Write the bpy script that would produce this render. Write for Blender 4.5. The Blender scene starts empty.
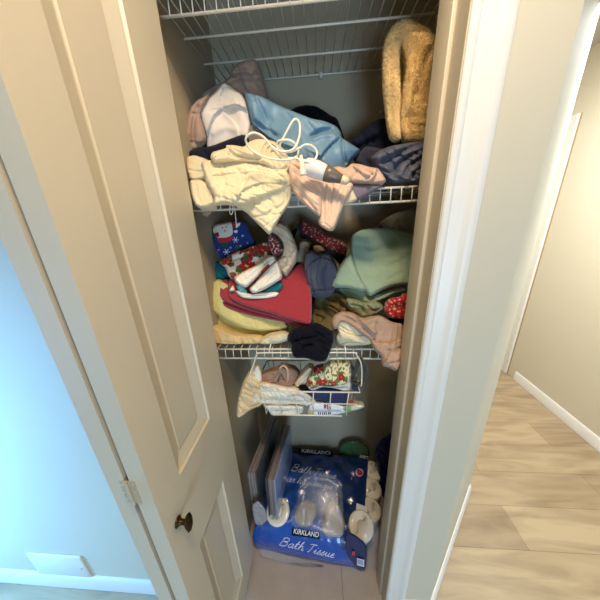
import bpy, bmesh, math, random
import numpy as np
from mathutils import Vector, Matrix, noise
random.seed(7)
C = bpy.context.scene.collection
H = 1.5                                   # eye height above the floor; everything below is built relative to the eye
F = 245.0
def _u(v): return v/np.linalg.norm(v)
_N = np.array([30., 690., F]); _Y = np.array([17.5, -88., F])
_dn = _u(_N); _dp = _u(_Y-_dn*(_Y@_dn)); _up = -_dn; _rt = np.cross(_dp, _up)
if _rt[0] < 0: _rt = -_rt
M = np.array([_rt, _dp, _up])
def ray(px, py): return M@np.array([px-300., py-300., F])
def onY(px, py, y): r = ray(px, py); return r*(y/r[1])
def onZ(px, py, z): r = ray(px, py); return r*(z/r[2])
def onX(px, py, x): r = ray(px, py); return r*(x/r[0])
def proj(P):
    c = P@M
    return 300+F*c[:, 0]/c[:, 2], 300+F*c[:, 1]/c[:, 2]

# ---------------------------------------------------------------- materials
def lin(c):
    return tuple(((v/255)/12.92 if v/255 <= .04045 else ((v/255+.055)/1.055)**2.4) for v in c)+(1.,)
def mat(name, rgb, rough=.8, metal=0, bump=0, bscale=200, sheen=0, var=0, vscale=8, coat=0, attr=False, trans=0, alpha=1, detail=3, stretch=None, transl=0):
    m = bpy.data.materials.new(name); m.use_nodes = True
    nt = m.node_tree; b = nt.nodes['Principled BSDF']
    b.inputs['Roughness'].default_value = rough; b.inputs['Metallic'].default_value = metal
    b.inputs['Base Color'].default_value = lin(rgb)
    if sheen:
        b.inputs['Sheen Weight'].default_value = sheen; b.inputs['Sheen Roughness'].default_value = .5
    if sum(rgb) < 160: b.inputs['Specular IOR Level'].default_value = .15
    if coat: b.inputs['Coat Weight'].default_value = coat; b.inputs['Coat Roughness'].default_value = .12
    if trans: b.inputs['Transmission Weight'].default_value = trans
    if alpha < 1: b.inputs['Alpha'].default_value = alpha
    tc = nt.nodes.new('ShaderNodeTexCoord'); src = tc.outputs['Object']
    if stretch:
        mp = nt.nodes.new('ShaderNodeMapping'); mp.inputs['Scale'].default_value = stretch
        nt.links.new(src, mp.inputs['Vector']); src = mp.outputs['Vector']
    col = None
    if attr:
        a = nt.nodes.new('ShaderNodeAttribute'); a.attribute_name = 'Col'; col = a.outputs['Color']
        nt.links.new(col, b.inputs['Base Color'])
    if var:
        n = nt.nodes.new('ShaderNodeTexNoise'); n.inputs['Scale'].default_value = vscale; n.inputs['Detail'].default_value = 4
        nt.links.new(src, n.inputs['Vector'])
        mr = nt.nodes.new('ShaderNodeMapRange'); mr.inputs['From Min'].default_value = .3; mr.inputs['From Max'].default_value = .7
        mr.inputs['To Min'].default_value = 1-var; mr.inputs['To Max'].default_value = 1+var
        nt.links.new(n.outputs['Fac'], mr.inputs['Value'])
        mx = nt.nodes.new('ShaderNodeMix'); mx.data_type = 'RGBA'; mx.blend_type = 'MULTIPLY'; mx.inputs[0].default_value = 1
        mx.inputs[6].default_value = lin(rgb)
        if col: nt.links.new(col, mx.inputs[6])
        cb = nt.nodes.new('ShaderNodeCombineColor')
        for i in range(3): nt.links.new(mr.outputs['Result'], cb.inputs[i])
        nt.links.new(cb.outputs['Color'], mx.inputs[7]); nt.links.new(mx.outputs[2], b.inputs['Base Color'])
    if bump:
        n = nt.nodes.new('ShaderNodeTexNoise'); n.inputs['Scale'].default_value = bscale; n.inputs['Detail'].default_value = detail
        nt.links.new(src, n.inputs['Vector'])
        bp = nt.nodes.new('ShaderNodeBump'); bp.inputs['Strength'].default_value = bump; bp.inputs['Distance'].default_value = .004
        nt.links.new(n.outputs['Fac'], bp.inputs['Height']); nt.links.new(bp.outputs['Normal'], b.inputs['Normal'])
    return m
def cloth(name, rgb, **k):
    k.setdefault('rough', .9); k.setdefault('bump', .25); k.setdefault('bscale', 350); k.setdefault('sheen', .15); k.setdefault('var', .06); k.setdefault('vscale', 25)
    return mat(name, rgb, **k)

# ---------------------------------------------------------------- object helpers
ORG = {}
def thing(name, loc, label, cat, group=None):
    o = bpy.data.objects.new(name, None); o.empty_display_size = .02; C.objects.link(o)
    o.location = loc; ORG[o] = Vector(loc); o['label'] = label; o['category'] = cat
    if group: o['group'] = group
    return o
def obj(name, verts, faces, material, parent=None, smooth=True, cols=None, label=None, cat=None, kind=None, base=None):
    verts = [Vector(v) for v in verts]
    if parent is not None: org = ORG[parent]
    else:
        mn = [min(v[i] for v in verts) for i in range(3)]; mx = [max(v[i] for v in verts) for i in range(3)]
        org = Vector(((mn[0]+mx[0])/2, (mn[1]+mx[1])/2, mn[2]))
    me = bpy.data.meshes.new(name)
    me.from_pydata([tuple(v-org) for v in verts], [], faces)
    me.materials.append(material)
    bm = bmesh.new(); bm.from_mesh(me); bmesh.ops.recalc_face_normals(bm, faces=bm.faces); bm.to_mesh(me); bm.free()
    if smooth:
        me.shade_smooth()
        if smooth == 'auto': me.set_sharp_from_angle(angle=math.radians(35))
    if cols is not None:
        a = me.color_attributes.new('Col', 'FLOAT_COLOR', 'POINT')
        a.data.foreach_set('color', np.array(cols, dtype=np.float32).ravel())
    o = bpy.data.objects.new(name, me); C.objects.link(o)
    ORG[o] = org
    if parent is not None: o.parent = parent
    else: o.location = org
    if parent is not None:
        o.location = (0, 0, 0)
    if label: o['label'] = label
    if cat: o['category'] = cat
    if kind: o['kind'] = kind
    return o
class MB:
    def __init__(s): s.v = []; s.f = []
    def add(s, v, f):
        k = len(s.v); s.v += [tuple(a) for a in v]; s.f += [tuple(i+k for i in q) for q in f]; return s
    def box(s, x0, x1, y0, y1, z0, z1):
        return s.add([(x, y, z) for z in (z0, z1) for y in (y0, y1) for x in (x0, x1)],
                     [(0, 1, 3, 2), (4, 6, 7, 5), (0, 4, 5, 1), (2, 3, 7, 6), (0, 2, 6, 4), (1, 5, 7, 3)])
    def rbox(s, x0, x1, y0, y1, z0, z1, r=.003, seg=2, rot=None, cen=None):
        bm = bmesh.new(); bmesh.ops.create_cube(bm, size=1)
        for v in bm.verts: v.co = Vector(((x0+x1)/2+v.co.x*(x1-x0), (y0+y1)/2+v.co.y*(y1-y0), (z0+z1)/2+v.co.z*(z1-z0)))
        bmesh.ops.bevel(bm, geom=list(bm.edges), offset=r, segments=seg, profile=.5, affect='EDGES')
        if rot is not None:
            c = Vector(cen) if cen else Vector(((x0+x1)/2, (y0+y1)/2, (z0+z1)/2))
            for v in bm.verts: v.co = rot@(v.co-c)+c
        bm.verts.index_update()
        s.add([v.co.copy() for v in bm.verts], [[v.index for v in f.verts] for f in bm.faces]); bm.free(); return s
    def tube(s, pts, r, n=6, closed=False, caps=True):
        P = [Vector(p) for p in pts]; N = len(P); rings = []
        up = Vector((0, 0, 1)); prev = None
        for i, p in enumerate(P):
            a = P[i-1] if (i > 0 or closed) else p; b = P[(i+1) % N] if (i < N-1 or closed) else p
            t = (b-a).normalized() if (b-a).length > 1e-9 else Vector((0, 0, 1))
            if prev is None:
                prev = t.orthogonal().normalized()
            u = (prev-t*prev.dot(t))
            u = u.normalized() if u.length > 1e-6 else t.orthogonal().normalized()
            prev = u; w = t.cross(u)
            rr = r[i] if isinstance(r, (list, tuple)) else r
            rings.append([p+(u*math.cos(2*math.pi*k/n)+w*math.sin(2*math.pi*k/n))*rr for k in range(n)])
        v = [q for R in rings for q in R]; f = []
        for i in range(N if closed else N-1):
            for k in range(n):
                a, b = i*n, ((i+1) % N)*n
                f.append((a+k, a+(k+1) % n, b+(k+1) % n, b+k))
        if caps and not closed:
            f.append(tuple(range(n))[::-1]); f.append(tuple((N-1)*n+k for k in range(n)))
        return s.add(v, f)
    def prism(s, poly, z0, z1):               # poly of (x,y), extruded in z
        n = len(poly)
        return s.add([(x, y, z0) for x, y in poly]+[(x, y, z1) for x, y in poly],
                     [tuple(range(n))[::-1], tuple(range(n, 2*n))]+[(i, (i+1) % n, n+(i+1) % n, n+i) for i in range(n)])
    def sweep(s, prof, a, b, up=(0, 0, 1), out=(0, -1, 0)):   # profile (along up, along out) swept from a to b
        a, b, up, out = Vector(a), Vector(b), Vector(up), Vector(out); n = len(prof)
        return s.add([e+up*p+out*q for e in (a, b) for p, q in prof],
                     [tuple(range(n))[::-1], tuple(range(n, 2*n))]+[(i, (i+1) % n, n+(i+1) % n, n+i) for i in range(n)])
    def build(s, name, m, parent=None, **k): return obj(name, s.v, s.f, m, parent, **k)
def spline(P, n=6, closed=False):
    P = [np.array(p, float) for p in P]; N = len(P); out = []
    for i in range(N if closed else N-1):
        g = (lambda j: P[j % N]) if closed else (lambda j: P[min(max(j, 0), N-1)])
        p0, p1, p2, p3 = g(i-1), g(i), g(i+1), g(i+2)
        for k in range(n):
            t = k/n
            out.append(.5*((2*p1)+(-p0+p2)*t+(2*p0-5*p1+4*p2-p3)*t*t+(-p0+3*p1-3*p2+p3)*t**3))
    if not closed: out.append(P[-1])
    return out
def chaikin(P, it=2):
    P = [np.array(p, float) for p in P]
    for _ in range(it):
        Q = []
        for i in range(len(P)):
            a, b = P[i], P[(i+1) % len(P)]
            Q += [a*.82+b*.18, a*.18+b*.82]
        P = Q
    return np.array(P)
def segdist(U, poly, closed=True):
    A = np.array(poly); B = np.roll(A, -1, 0) if closed else A[1:]
    if not closed: A = A[:-1]
    best = np.full(len(U), 1e9); side = np.zeros(len(U)); near = np.zeros_like(U); tt = np.zeros(len(U)); n = len(A)
    for i, (a, b) in enumerate(zip(A, B)):
        ab = b-a; L = ab@ab+1e-12
        t = np.clip(((U-a)@ab)/L, 0, 1); q = a+t[:, None]*ab; d = np.hypot(*(U-q).T)
        m = d < best
        best[m] = d[m]; near[m] = q[m]; tt[m] = (i+t[m])/n
        cr = ab[0]*(U[:, 1]-a[1])-ab[1]*(U[:, 0]-a[0])
        side[m] = np.sign(cr[m])
    return best, side, near, tt
def inside(U, poly):
    x, y = U[:, 0], U[:, 1]; r = np.zeros(len(U), bool); n = len(poly); j = n-1
    for i in range(n):
        xi, yi = poly[i]; xj, yj = poly[j]
        c = ((yi > y) != (yj > y)) & (x < (xj-xi)*(y-yi)/(yj-yi+1e-15)+xi)
        r ^= c; j = i
    return r
def heap(name, outline, y0, material, label=None, cat=None, tilt=0., xt=0., tf=.04, tb=.05, R=.035, creases=(), steps=(), noises=(), res=.0025,
         paint=None, zcut=None, parent=None, smooth_it=1, fine=0, ymin=None, ymax=None, foot=None, ref=None, flat=.5, fuzz=None):
    """soft cloth body: closed skin over an outlined silhouette, with its own depth, folds, laps and wrinkles"""
    o = np.array(outline, float); c = o.mean(0) if ref is None else np.array(ref, float); pc = onY(c[0], c[1], y0); tb = tb*.62
    def toplane(p):
        r = ray(p[0], p[1])       # y = y0 + tilt*(z-zc) + xt*(x-xc)
        k = (y0-tilt*pc[2]-xt*pc[0])/(r[1]-tilt*r[2]-xt*r[0])
        return r*k
    def uv(L): return np.array([toplane(p)[[0, 2]] for p in L])
    sc = math.sqrt(1+tilt*tilt)                      # keep sampling even on tilted planes
    poly = uv(chaikin(o, smooth_it)); poly[:, 1] *= sc
    mn, mx = poly.min(0)-res, poly.max(0)+res
    nx, ny = int((mx[0]-mn[0])/res)+2, int((mx[1]-mn[1])/res)+2
    gx, gy = np.meshgrid(mn[0]+np.arange(nx)*res, mn[1]+np.arange(ny)*res)
    U = np.stack([gx.ravel(), gy.ravel()], 1); ins = inside(U, poly).reshape(ny, nx)
    q = ins[:-1, :-1] & ins[1:, :-1] & ins[:-1, 1:] & ins[1:, 1:]
    use = np.zeros((ny, nx), int)
    use[:-1, :-1] += q; use[1:, :-1] += q; use[:-1, 1:] += q; use[1:, 1:] += q
    idx = -np.ones((ny, nx), int); sel = use > 0; idx[sel] = np.arange(sel.sum())
    bnd = (use[sel] < 4); V = U[sel.ravel()].copy()
    d, _, near, _ = segdist(V, poly); V[bnd] = near[bnd]; d[bnd] = 0
    e = np.clip(d/R, 0, 1); dome = np.sqrt(1-(1-e)**2)
    d2 = np.sqrt(1-(1-np.clip(d/min(R, .009), 0, 1))**2); seed = (len(name)*7.3+o[0][0]*.31) % 50
    und = np.array([noise.noise(Vector((x*13, z*13, seed+9))) for x, z in V])
    h = tf*(flat*d2+(1-flat)*dome)*(1+.55*und); fade = np.clip(d/.008, 0, 1)
    for L, w, a in creases:
        g = uv(spline(L, 5)); g[:, 1] *= sc
        dd, _, _, t = segdist(V, g, False)
        h = h+fade*a*np.exp(-(dd/w)**2)*np.clip(np.minimum(t, 1-t)*6+.25, 0, 1)
    for L, a, ln in steps:                            # lap: cloth stands proud on the left side of the line
        g = uv(spline(L, 5)); g[:, 1] *= sc
        dd, s, _, t = segdist(V, g, False)
        h = h+fade*a*np.where(s > 0, 1, 0)*np.exp(-dd/ln)*np.clip(np.minimum(t, 1-t)*8, 0, 1)-fade*a*.5*np.where(s <= 0, 1, 0)*np.exp(-dd/(ln*.3))*np.clip(np.minimum(t, 1-t)*8, 0, 1)
    for amp, fa, fb, ang in noises:                   # ridged directional wrinkles
        ca, sa = math.cos(ang), math.sin(ang); w = np.empty(len(V))
        for i, (x, z) in enumerate(V):
            x2 = x+noise.noise(Vector((x*8, z*8, seed)))*.035; z2 = z+noise.noise(Vector((x*8, z*8, seed+5)))*.035
            a = (x2*ca+z2*sa)*1.35; b = (-x2*sa+z2*ca)*.7
            n1 = noise.noise(Vector((a*fa, b*fb, seed))); n2 = noise.noise(Vector((a*fa*2.1, b*fb*2.1, seed+3))); n3 = noise.noise(Vector((a*fa*.9, b*fb*.9, seed+7)))
            w[i] = (1-2.2*abs(n1))*.9+(1-2.4*abs(n2))*.4-1.3*max(0, 1-abs(n3)*7)
        w *= 1.25
        h = h+fade*amp*w
    if fine:
        for i, (x, z) in enumerate(V): h[i] += fade[i]*fine*noise.noise(Vector((x*260, z*260, seed)))
    bk = tb*dome
    zz = V[:, 1]/sc
    if zcut is not None: bk = bk*(.12+.88/(1+np.exp(-(zz-zcut)/.006)))
    nrm = _u(np.array([xt, -1., tilt]))
    P0 = np.stack([V[:, 0], y0+tilt*(zz-pc[2])+xt*(V[:, 0]-pc[0]), zz], 1)
    Fd = -P0/np.linalg.norm(P0, axis=1)[:, None]*.85+nrm*.15; Fv = P0+Fd*h[:, None]; keep = ~bnd
    Bv = P0[keep]-nrm*(bk[keep])[:, None]
    if ymax is not None: Bv[:, 1] = np.minimum(Bv[:, 1], ymax); 
    if ymin is not None: Fv[:, 1] = np.maximum(Fv[:, 1], ymin)
    if foot is not None:
        Fv[:, 2] = np.maximum(Fv[:, 2], foot); Bv[:, 2] = np.maximum(Bv[:, 2], foot)
    bi = np.arange(len(V)); bi[keep] = len(V)+np.arange(keep.sum())
    faces = []
    for j, i in zip(*np.nonzero(q)):
        a, b, c2, d2 = idx[j, i], idx[j, i+1], idx[j+1, i+1], idx[j+1, i]
        faces.append((a, b, c2, d2)); g_ = (bi[d2], bi[c2], bi[b], bi[a])
        if not (bnd[a] and bnd[b] and bnd[c2] and bnd[d2]): faces.append(g_)
    allv = np.vstack([Fv, Bv]); cols = None
    if fuzz:
        n, ln = fuzz; rg = np.random.default_rng(5); k = rg.integers(0, len(V), n); ex = []; base = len(allv)
        for q_, i_ in enumerate(k):
            p = Fv[i_]+rg.normal(0, res*.5, 3)*np.array([1, .3, 1]); out = nrm+rg.normal(0, .55, 3)
            if d[i_] < R*.5: out = out*.6+np.append((V[i_]-poly.mean(0))/np.linalg.norm(V[i_]-poly.mean(0)+1e-9), 0)[[0, 2, 1]]*.9
            out[2] -= .35; out = _u(out)*ln*rg.uniform(.6, 1.3); sd = _u(np.cross(out, rg.normal(0, 1, 3)))*ln*.16
            ex += [p-sd, p+sd, p+out]; faces.append((base+3*q_, base+3*q_+1, base+3*q_+2))
        allv = np.vstack([allv, np.array(ex)])
    if paint:
        x, y = proj(P0); cf = paint(x, y, V)
        cols = np.vstack([cf, cf[keep]])
    ob = obj(name, allv.tolist(), faces, material, parent, cols=cols, label=label, cat=cat)
    return ob
def rgbs(n, c): return np.tile(np.array(lin(c)), (n, 1))
def inpx(x, y, poly, it=2): return inside(np.stack([x, y], 1), chaikin(poly, it))

# ---------------------------------------------------------------- palette
WALL = mat('closet_paint_dimmed', (178, 164, 138), rough=.75, bump=.08, bscale=160)  # closet's low light put into the paint, darker than the hall cream
HALL = mat('hall_paint', (206, 196, 172), rough=.7, bump=.05, bscale=120)
REAR = mat('rear_hall_low_bounce', (150, 138, 118), rough=.8)  # unseen walls, colour darkened so they bounce less light
TRIM = mat('trim_gloss', (228, 224, 214), rough=.4, bump=.03, bscale=60)
JAMB = mat('jamb_paint', (200, 188, 164), rough=.5)
DOOR = mat('door_paint', (208, 195, 170), rough=.42, bump=.05, bscale=220)
WIRE = mat('white_enamel', (226, 220, 202), rough=.35, coat=.3)
BRASS = mat('aged_bronze', (70, 52, 30), rough=.42, metal=.85, var=.3, vscale=120)
NICKEL = mat('hinge_metal', (196, 184, 160), rough=.45, metal=.3)
CARPET = mat('closet_floor_covering', (188, 172, 156), rough=.9, bump=.25, bscale=300, var=.06, vscale=14)

def wood_floor():
    m = bpy.data.materials.new('plank_floor'); m.use_nodes = True; nt = m.node_tree; b = nt.nodes['Principled BSDF']
    N = nt.nodes.new; L = nt.links.new
    tc = N('ShaderNodeTexCoord'); br = N('ShaderNodeTexBrick')
    br.inputs['Scale'].default_value = 1; br.inputs['Brick Width'].default_value = 1.5; br.inputs['Row Height'].default_value = .185
    br.inputs['Mortar Size'].default_value = .0010; br.inputs['Color1'].default_value = lin((184, 163, 128)); br.inputs['Color2'].default_value = lin((164, 142, 110))
    br.inputs['Mortar'].default_value = lin((128, 106, 80)); br.offset = .37
    L(tc.outputs['Object'], br.inputs['Vector'])
    mp = N('ShaderNodeMapping'); mp.inputs['Scale'].default_value = (1.2, 7, 1); L(tc.outputs['Object'], mp.inputs['Vector'])
    n = N('ShaderNodeTexNoise'); n.inputs['Scale'].default_value = 2.2; n.inputs['Detail'].default_value = 8; n.inputs['Distortion'].default_value = .8
    L(mp.outputs['Vector'], n.inputs['Vector'])
    r = N('ShaderNodeValToRGB'); r.color_ramp.elements[0].position = .28; r.color_ramp.elements[0].color = (.42, .36, .3, 1)
    r.color_ramp.elements[1].position = .6; r.color_ramp.elements[1].color = (1, 1, 1, 1); L(n.outputs['Fac'], r.inputs['Fac'])
    mx = N('ShaderNodeMix'); mx.data_type = 'RGBA'; mx.blend_type = 'MULTIPLY'; mx.inputs[0].default_value = .62
    L(br.outputs['Color'], mx.inputs[6]); L(r.outputs['Color'], mx.inputs[7]); L(mx.outputs[2], b.inputs['Base Color'])
    b.inputs['Roughness'].default_value = .5
    return m
WOOD = wood_floor()

# ---------------------------------------------------------------- the setting
S = dict(kind='structure')
FL, CE = -1.5, .92
XL, XR, YB = -.362, .392, 1.085            # closet inside
YW = .527                                  # face of the hall wall
def slab(name, x0, x1, y0, y1, z0, z1, m): return MB().box(x0, x1, y0, y1, z0, z1).build(name, m, smooth=False, **S)
o = slab('floor', -1.9, 1.9, -2.6, 2.6, FL-.05, FL-.002, WOOD)
slab('floor_closet', XL, XR, .515, YB, FL-.001, FL+.0, CARPET)
MB().box(.078, .081, .515, YB, FL, FL+.0012).build('trim_floor_seam', mat('seam', (150, 134, 116)), smooth=False, **S)
slab('ceiling', -1.9, 1.9, -2.6, 2.6, CE, CE+.05, mat('ceiling_paint', (190, 182, 166)))
slab('wall_back', XL-.08, XR+.08, YB, YB+.08, FL, CE, WALL)
slab('wall_closet_left', XL-.08, XL, .62, YB, FL, CE, WALL)
slab('wall_closet_right', XR, XR+.08, .62, YB, FL, CE, WALL)
slab('wall_front_left', -1.9, -.43, YW, .62, FL, CE, HALL)
slab('wall_header', -.43, .238, YW, .62, .56, CE, HALL)
# right hand wall: flat pier, then a wall running off at an angle, then the far corner
MB().prism([(.25, YW), (.406, YW), (.795, .97), (.795, 2.6), (.70, 2.6), (.70, 1.1), (.48, 1.1), (.48, .62), (.25, .62)], FL, CE).build('wall_front_right', HALL, smooth=False, **S)
slab('wall_far', .795, 1.9, 2.5, 2.6, FL, CE, HALL)
slab('wall_right', 1.76, 1.86, -2.6, 2.5, FL, CE, HALL)
slab('wall_rear', -1.9, 1.9, -2.7, -2.6, FL, CE, REAR)
slab('wall_left', -1.95, -1.85, -2.6, .6, FL, CE, REAR)
# jambs
MB().box(.238, .252, .522, .628, FL, .56).build('trim_jamb_right', JAMB, smooth=False, **S)
MB().rbox(.230, .2385, .566, .628, FL, .56, r=.002).build('trim_stop_right', JAMB, smooth='auto', **S)
MB().box(-.44, -.415, .522, .628, FL, .56).build('trim_jamb_left', JAMB, smooth=False, **S)
MB().box(-.44, .252, .522, .628, .545, .56).build('trim_jamb_head', JAMB, smooth=False, **S)
CP = [(0, 0), (0, .008), (.003, .011), (.008, .012), (.012, .0105), (.016, .0075), (.020, .0085), (.032, .0095), (.042, .0115), (.047, .0155), (.052, .017), (.060, .017), (.0645, .0145), (.066, .010), (.066, 0)]
MB().sweep([(p, q) for p, q in CP], (.240, YW, FL), (.240, YW, .625), up=(1, 0, 0), out=(0, -1, 0)).build('trim_casing_right', TRIM, smooth='auto', **S)
MB().sweep([(p, q) for p, q in CP], (-.418, YW, FL), (-.418, YW, .625), up=(-1, 0, 0), out=(0, -1, 0)).build('trim_casing_left', TRIM, smooth='auto', **S)
MB().sweep([(p, q) for p, q in CP], (-.484, YW, .56), (.306, YW, .56), up=(0, 0, 1), out=(0, -1, 0)).build('trim_casing_head', TRIM, smooth='auto', **S)
# baseboards
BP = [(0, 0), (0, .013), (.062, .013), (.070, .010), (.076, .009), (.082, .004), (.082, 0)]
def bboard(name, a, b):
    d = Vector((b[0]-a[0], b[1]-a[1], 0)).normalized(); out = Vector((d.y, -d.x, 0))
    MB().sweep(BP, (a[0], a[1], FL), (b[0], b[1], FL), out=out).build(name, TRIM, smooth='auto', **S)
bboard('baseboard_front_left', (-1.85, YW), (-.484, YW))
bboard('baseboard_front_right', (.306, YW), (.412, YW))
bboard('baseboard_angled', (.406, YW), (.80, .976))
bboard('baseboard_far_corner', (.795, .965), (.795, 2.5))
bboard('baseboard_right', (1.76, 1.98), (1.76, -2.6))
# door in the far right wall: casing, groove and slab
MB().box(1.742, 1.76, 2.075, 2.15, FL, .55).build('trim_far_casing', TRIM, smooth=False, **S)
MB().box(1.7585, 1.7598, 2.062, 2.075, FL, .55).build('trim_far_groove', mat('groove', (170, 140, 96)), smooth=False, **S)
# low plate on the wall at far left
vp = thing('access_plate', (-1.10, YW, FL+.082), 'low white plate on the blue-lit wall just above the baseboard', 'plate')
MB().rbox(-1.22, -.983, YW-.008, YW-.0005, -1.416, -1.275, r=.002).build('cover', TRIM, vp, smooth='auto')
MB().tube([(-1.0, YW-.007, -1.352), (-.994, YW-.013, -1.346)], .003, 8).build('latch', NICKEL, vp)

# ---------------------------------------------------------------- bifold door
def leaf(name, xa, xb, panels=True):
    y0, y1, z0, z1 = .290, .648, -1.466, .535
    t = MB()
    # slab with two moulded, sunken panels on the face at xb
    pans = [(.365, .530, -.545, .47), (.365, .530, -1.34, -.80)]
    ys = sorted({y0, y1, .365, .530}); zs = sorted({z0, z1}|{p[2] for p in pans}|{p[3] for p in pans})
    def isp(a, b, c, d): return any(abs(a-p[0]) < 1e-6 and abs(c-p[2]) < 1e-6 for p in pans)
    for face, sg in ((xb, -1), (xa, 1)):
        for i in range(len(ys)-1):
            for j in range(len(zs)-1):
                a, b, c, d = ys[i], ys[i+1], zs[j], zs[j+1]
                if isp(a, b, c, d):
                    rings = [(0, 0), (.0035, .005), (.008, .0060), (.036, .0150), (.039, .0120)]
                    V = []
                    for ins, dep in rings: V += [(face+sg*dep, a+ins, c+ins), (face+sg*dep, b-ins, c+ins), (face+sg*dep, b-ins, d-ins), (face+sg*dep, a+ins, d-ins)]
                    Fc = [(4*k+q, 4*k+(q+1) % 4, 4*k+4+(q+1) % 4, 4*k+4+q) for k in range(len(rings)-1) for q in range(4)]
                    n = 4*(len(rings)-1); Fc.append((n, n+1, n+2, n+3)); t.add(V, Fc)
                else: t.add([(face, a, c), (face, b, c), (face, b, d), (face, a, d)], [(0, 1, 2, 3)])
    t.add([(xa, y0, z0), (xb, y0, z0), (xb, y0, z1), (xa, y0, z1)], [(0, 1, 2, 3)])
    t.add([(xa, y1, z0), (xb, y1, z0), (xb, y1, z1), (xa, y1, z1)], [(0, 1, 2, 3)])
    t.add([(xa, y0, z0), (xb, y0, z0), (xb, y1, z0), (xa, y1, z0)], [(0, 1, 2, 3)])
    t.add([(xa, y0, z1), (xb, y0, z1), (xb, y1, z1), (xa, y1, z1)], [(0, 1, 2, 3)])
    o = t.build(name, DOOR, smooth=False, **S)
    bm = bmesh.new(); bm.from_mesh(o.data); bmesh.ops.remove_doubles(bm, verts=bm.verts, dist=1e-5)
    bmesh.ops.recalc_face_normals(bm, faces=bm.faces); bm.to_mesh(o.data); bm.free()
    bv = o.modifiers.new('b', 'BEVEL'); bv.width = .0022; bv.segments = 3; bv.limit_method = 'ANGLE'; bv.angle_limit = math.radians(60)
    return o
d1 = leaf('door_1', -.353, -.318)
d2 = leaf('door_2', -.398, -.363)
ky, kz = .324, -.628
k = MB()
prof = [(0, .011), (.002, .012), (.004, .009), (.008, .006), (.018, .0055), (.024, .008)]
k.tube([(-.318+a, ky, kz) for a, r in prof], [r for a, r in prof], 16)
ko = k.build('door_knob', BRASS, d1)
k = MB()
N1, N2 = 28, 6                                   # oval ornamental face
vv = []; ff = []
for a in range(N2+1):
    rr = a/N2
    for b in range(N1):
        an = 2*math.pi*b/N1; sc = 1+.05*math.cos(8*an)
        vv.append((-.292+.006*math.cos(rr*math.pi/2)+.0012*math.cos(rr*18), ky+.013*rr*sc*math.cos(an), kz+.026*rr*sc*math.sin(an)))
for a in range(N2):
    for b in range(N1): ff.append((a*N1+b, a*N1+(b+1) % N1, (a+1)*N1+(b+1) % N1, (a+1)*N1+b))
base = len(vv)
for b in range(N1):
    an = 2*math.pi*b/N1; vv.append((-.2965, ky+.010*math.cos(an), kz+.017*math.sin(an)))
for b in range(N1): ff.append((N2*N1+b, N2*N1+(b+1) % N1, base+(b+1) % N1, base+b))
ff.append(tuple(range(base, base+N1)))
k.add(vv, ff).build('knob_face', BRASS, ko)
for hz in (-.48, .35, -1.2):
    k = MB(); k.tube([(-.358, .286, hz-.031), (-.358, .286, hz+.031)], .0036, 10)
    k.box(-.372, -.358, .2885, .2898, hz-.030, hz+.030); k.box(-.358, -.343, .2885, .2898, hz-.030, hz+.030)
    h_ = k.build('hinge', NICKEL, d1, smooth='auto')
    if hz == -.48:
        for xs in (-.3475, -.3675):
            for zs in (-.02, 0, .02):
                MB().tube([(xs, .2888, hz+zs), (xs, .2872, hz+zs)], .0020, 8).build('screw', NICKEL, h_)

# ---------------------------------------------------------------- wire shelves
def wire_shelf(z, label, name='wire_shelf'):
    y0, y1 = .70, 1.07; xa, xb = XL+.008, XR-.008; r = .0022
    t = thing(name, ((xa+xb)/2, (y0+y1)/2, z), label, 'shelf')
    m = MB(); m.tube([(xa, y0, z-.002), (xb, y0, z-.002)], .0032, 8); m.tube([(xa, y0-.002, z-.036), (xb, y0-.002, z-.036)], .0032, 8)
    m.build('front_rail', WIRE, t)
    m = MB(); m.tube([(xa+.006, y1, z-.004), (xb-.006, y1, z-.004)], .003, 8); m.build('back_rail', WIRE, t)
    m = MB()
    for yy in (.83, .95): m.tube([(xa+.006, yy, z-.004), (xb-.006, yy, z-.004)], .003, 8)
    m.build('support_rod', WIRE, t)
    m = MB(); x = xa+.012
    while x < xb-.004:
        m.tube([(x, y1+.004, z), (x, y0+.003, z), (x, y0, z-.001), (x, y0-.0025, z-.006), (x, y0-.0045, z-.037)], .0015, 6); x += .0265
    m.build('cross_wires', WIRE, t)
    for x in (XL+.1, 0.02, XR-.08): MB().rbox(x-.006, x+.006, y1-.006, YB-.001, z-.014, z+.002, r=.002).build('wall_clip', WIRE, t, smooth='auto')
    return t
wire_shelf(.455, 'white wire shelf at the top of the closet, empty and seen from below')
wire_shelf(.053, 'white wire shelf holding the cream sheets and blue bag')
wire_shelf(-.418, 'white wire shelf holding the folded red and green towels')

exec_heaps = True
# ---------------------------------------------------------------- cloth palette
CREAM = cloth('cream_cotton', (228, 212, 172)); IVORY = cloth('ivory_cotton', (222, 204, 164))
PINK = cloth('pink_beige_cotton', (226, 192, 164)); TAUPE = cloth('taupe_cotton', (172, 142, 122)); WHITE = cloth('white_cotton', (226, 214, 198))
NAVY = cloth('navy_cotton', (26, 29, 46), sheen=.03); BLACKC = cloth('black_cotton', (12, 12, 15), sheen=.02); SLATE = cloth('slate_cotton', (78, 82, 96), rough=.6, sheen=.05)
SKY = mat('sky_blue_vinyl', (108, 142, 164), rough=.5, bump=.08, bscale=90, var=.05, vscale=20)
FLEECE = cloth('golden_fleece', (250, 222, 158), bump=.2, bscale=500, sheen=.3, var=.04, vscale=60, detail=3)
PAINT = cloth('printed_cotton', (255, 255, 255), attr=True, var=.04)
RED = cloth('red_terry', (172, 42, 52), bump=.8, bscale=600, sheen=.3, var=.08, vscale=300)
YELLOW = cloth('yellow_terry', (242, 228, 146), bump=1, bscale=500, sheen=.3, var=.08, vscale=260)
PEACH = cloth('peach_terry', (236, 204, 142), bump=.8, bscale=500)
GREEN = cloth('mint_terry', (160, 184, 154), bump=.8, bscale=600, sheen=.35, var=.07, vscale=260)
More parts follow.
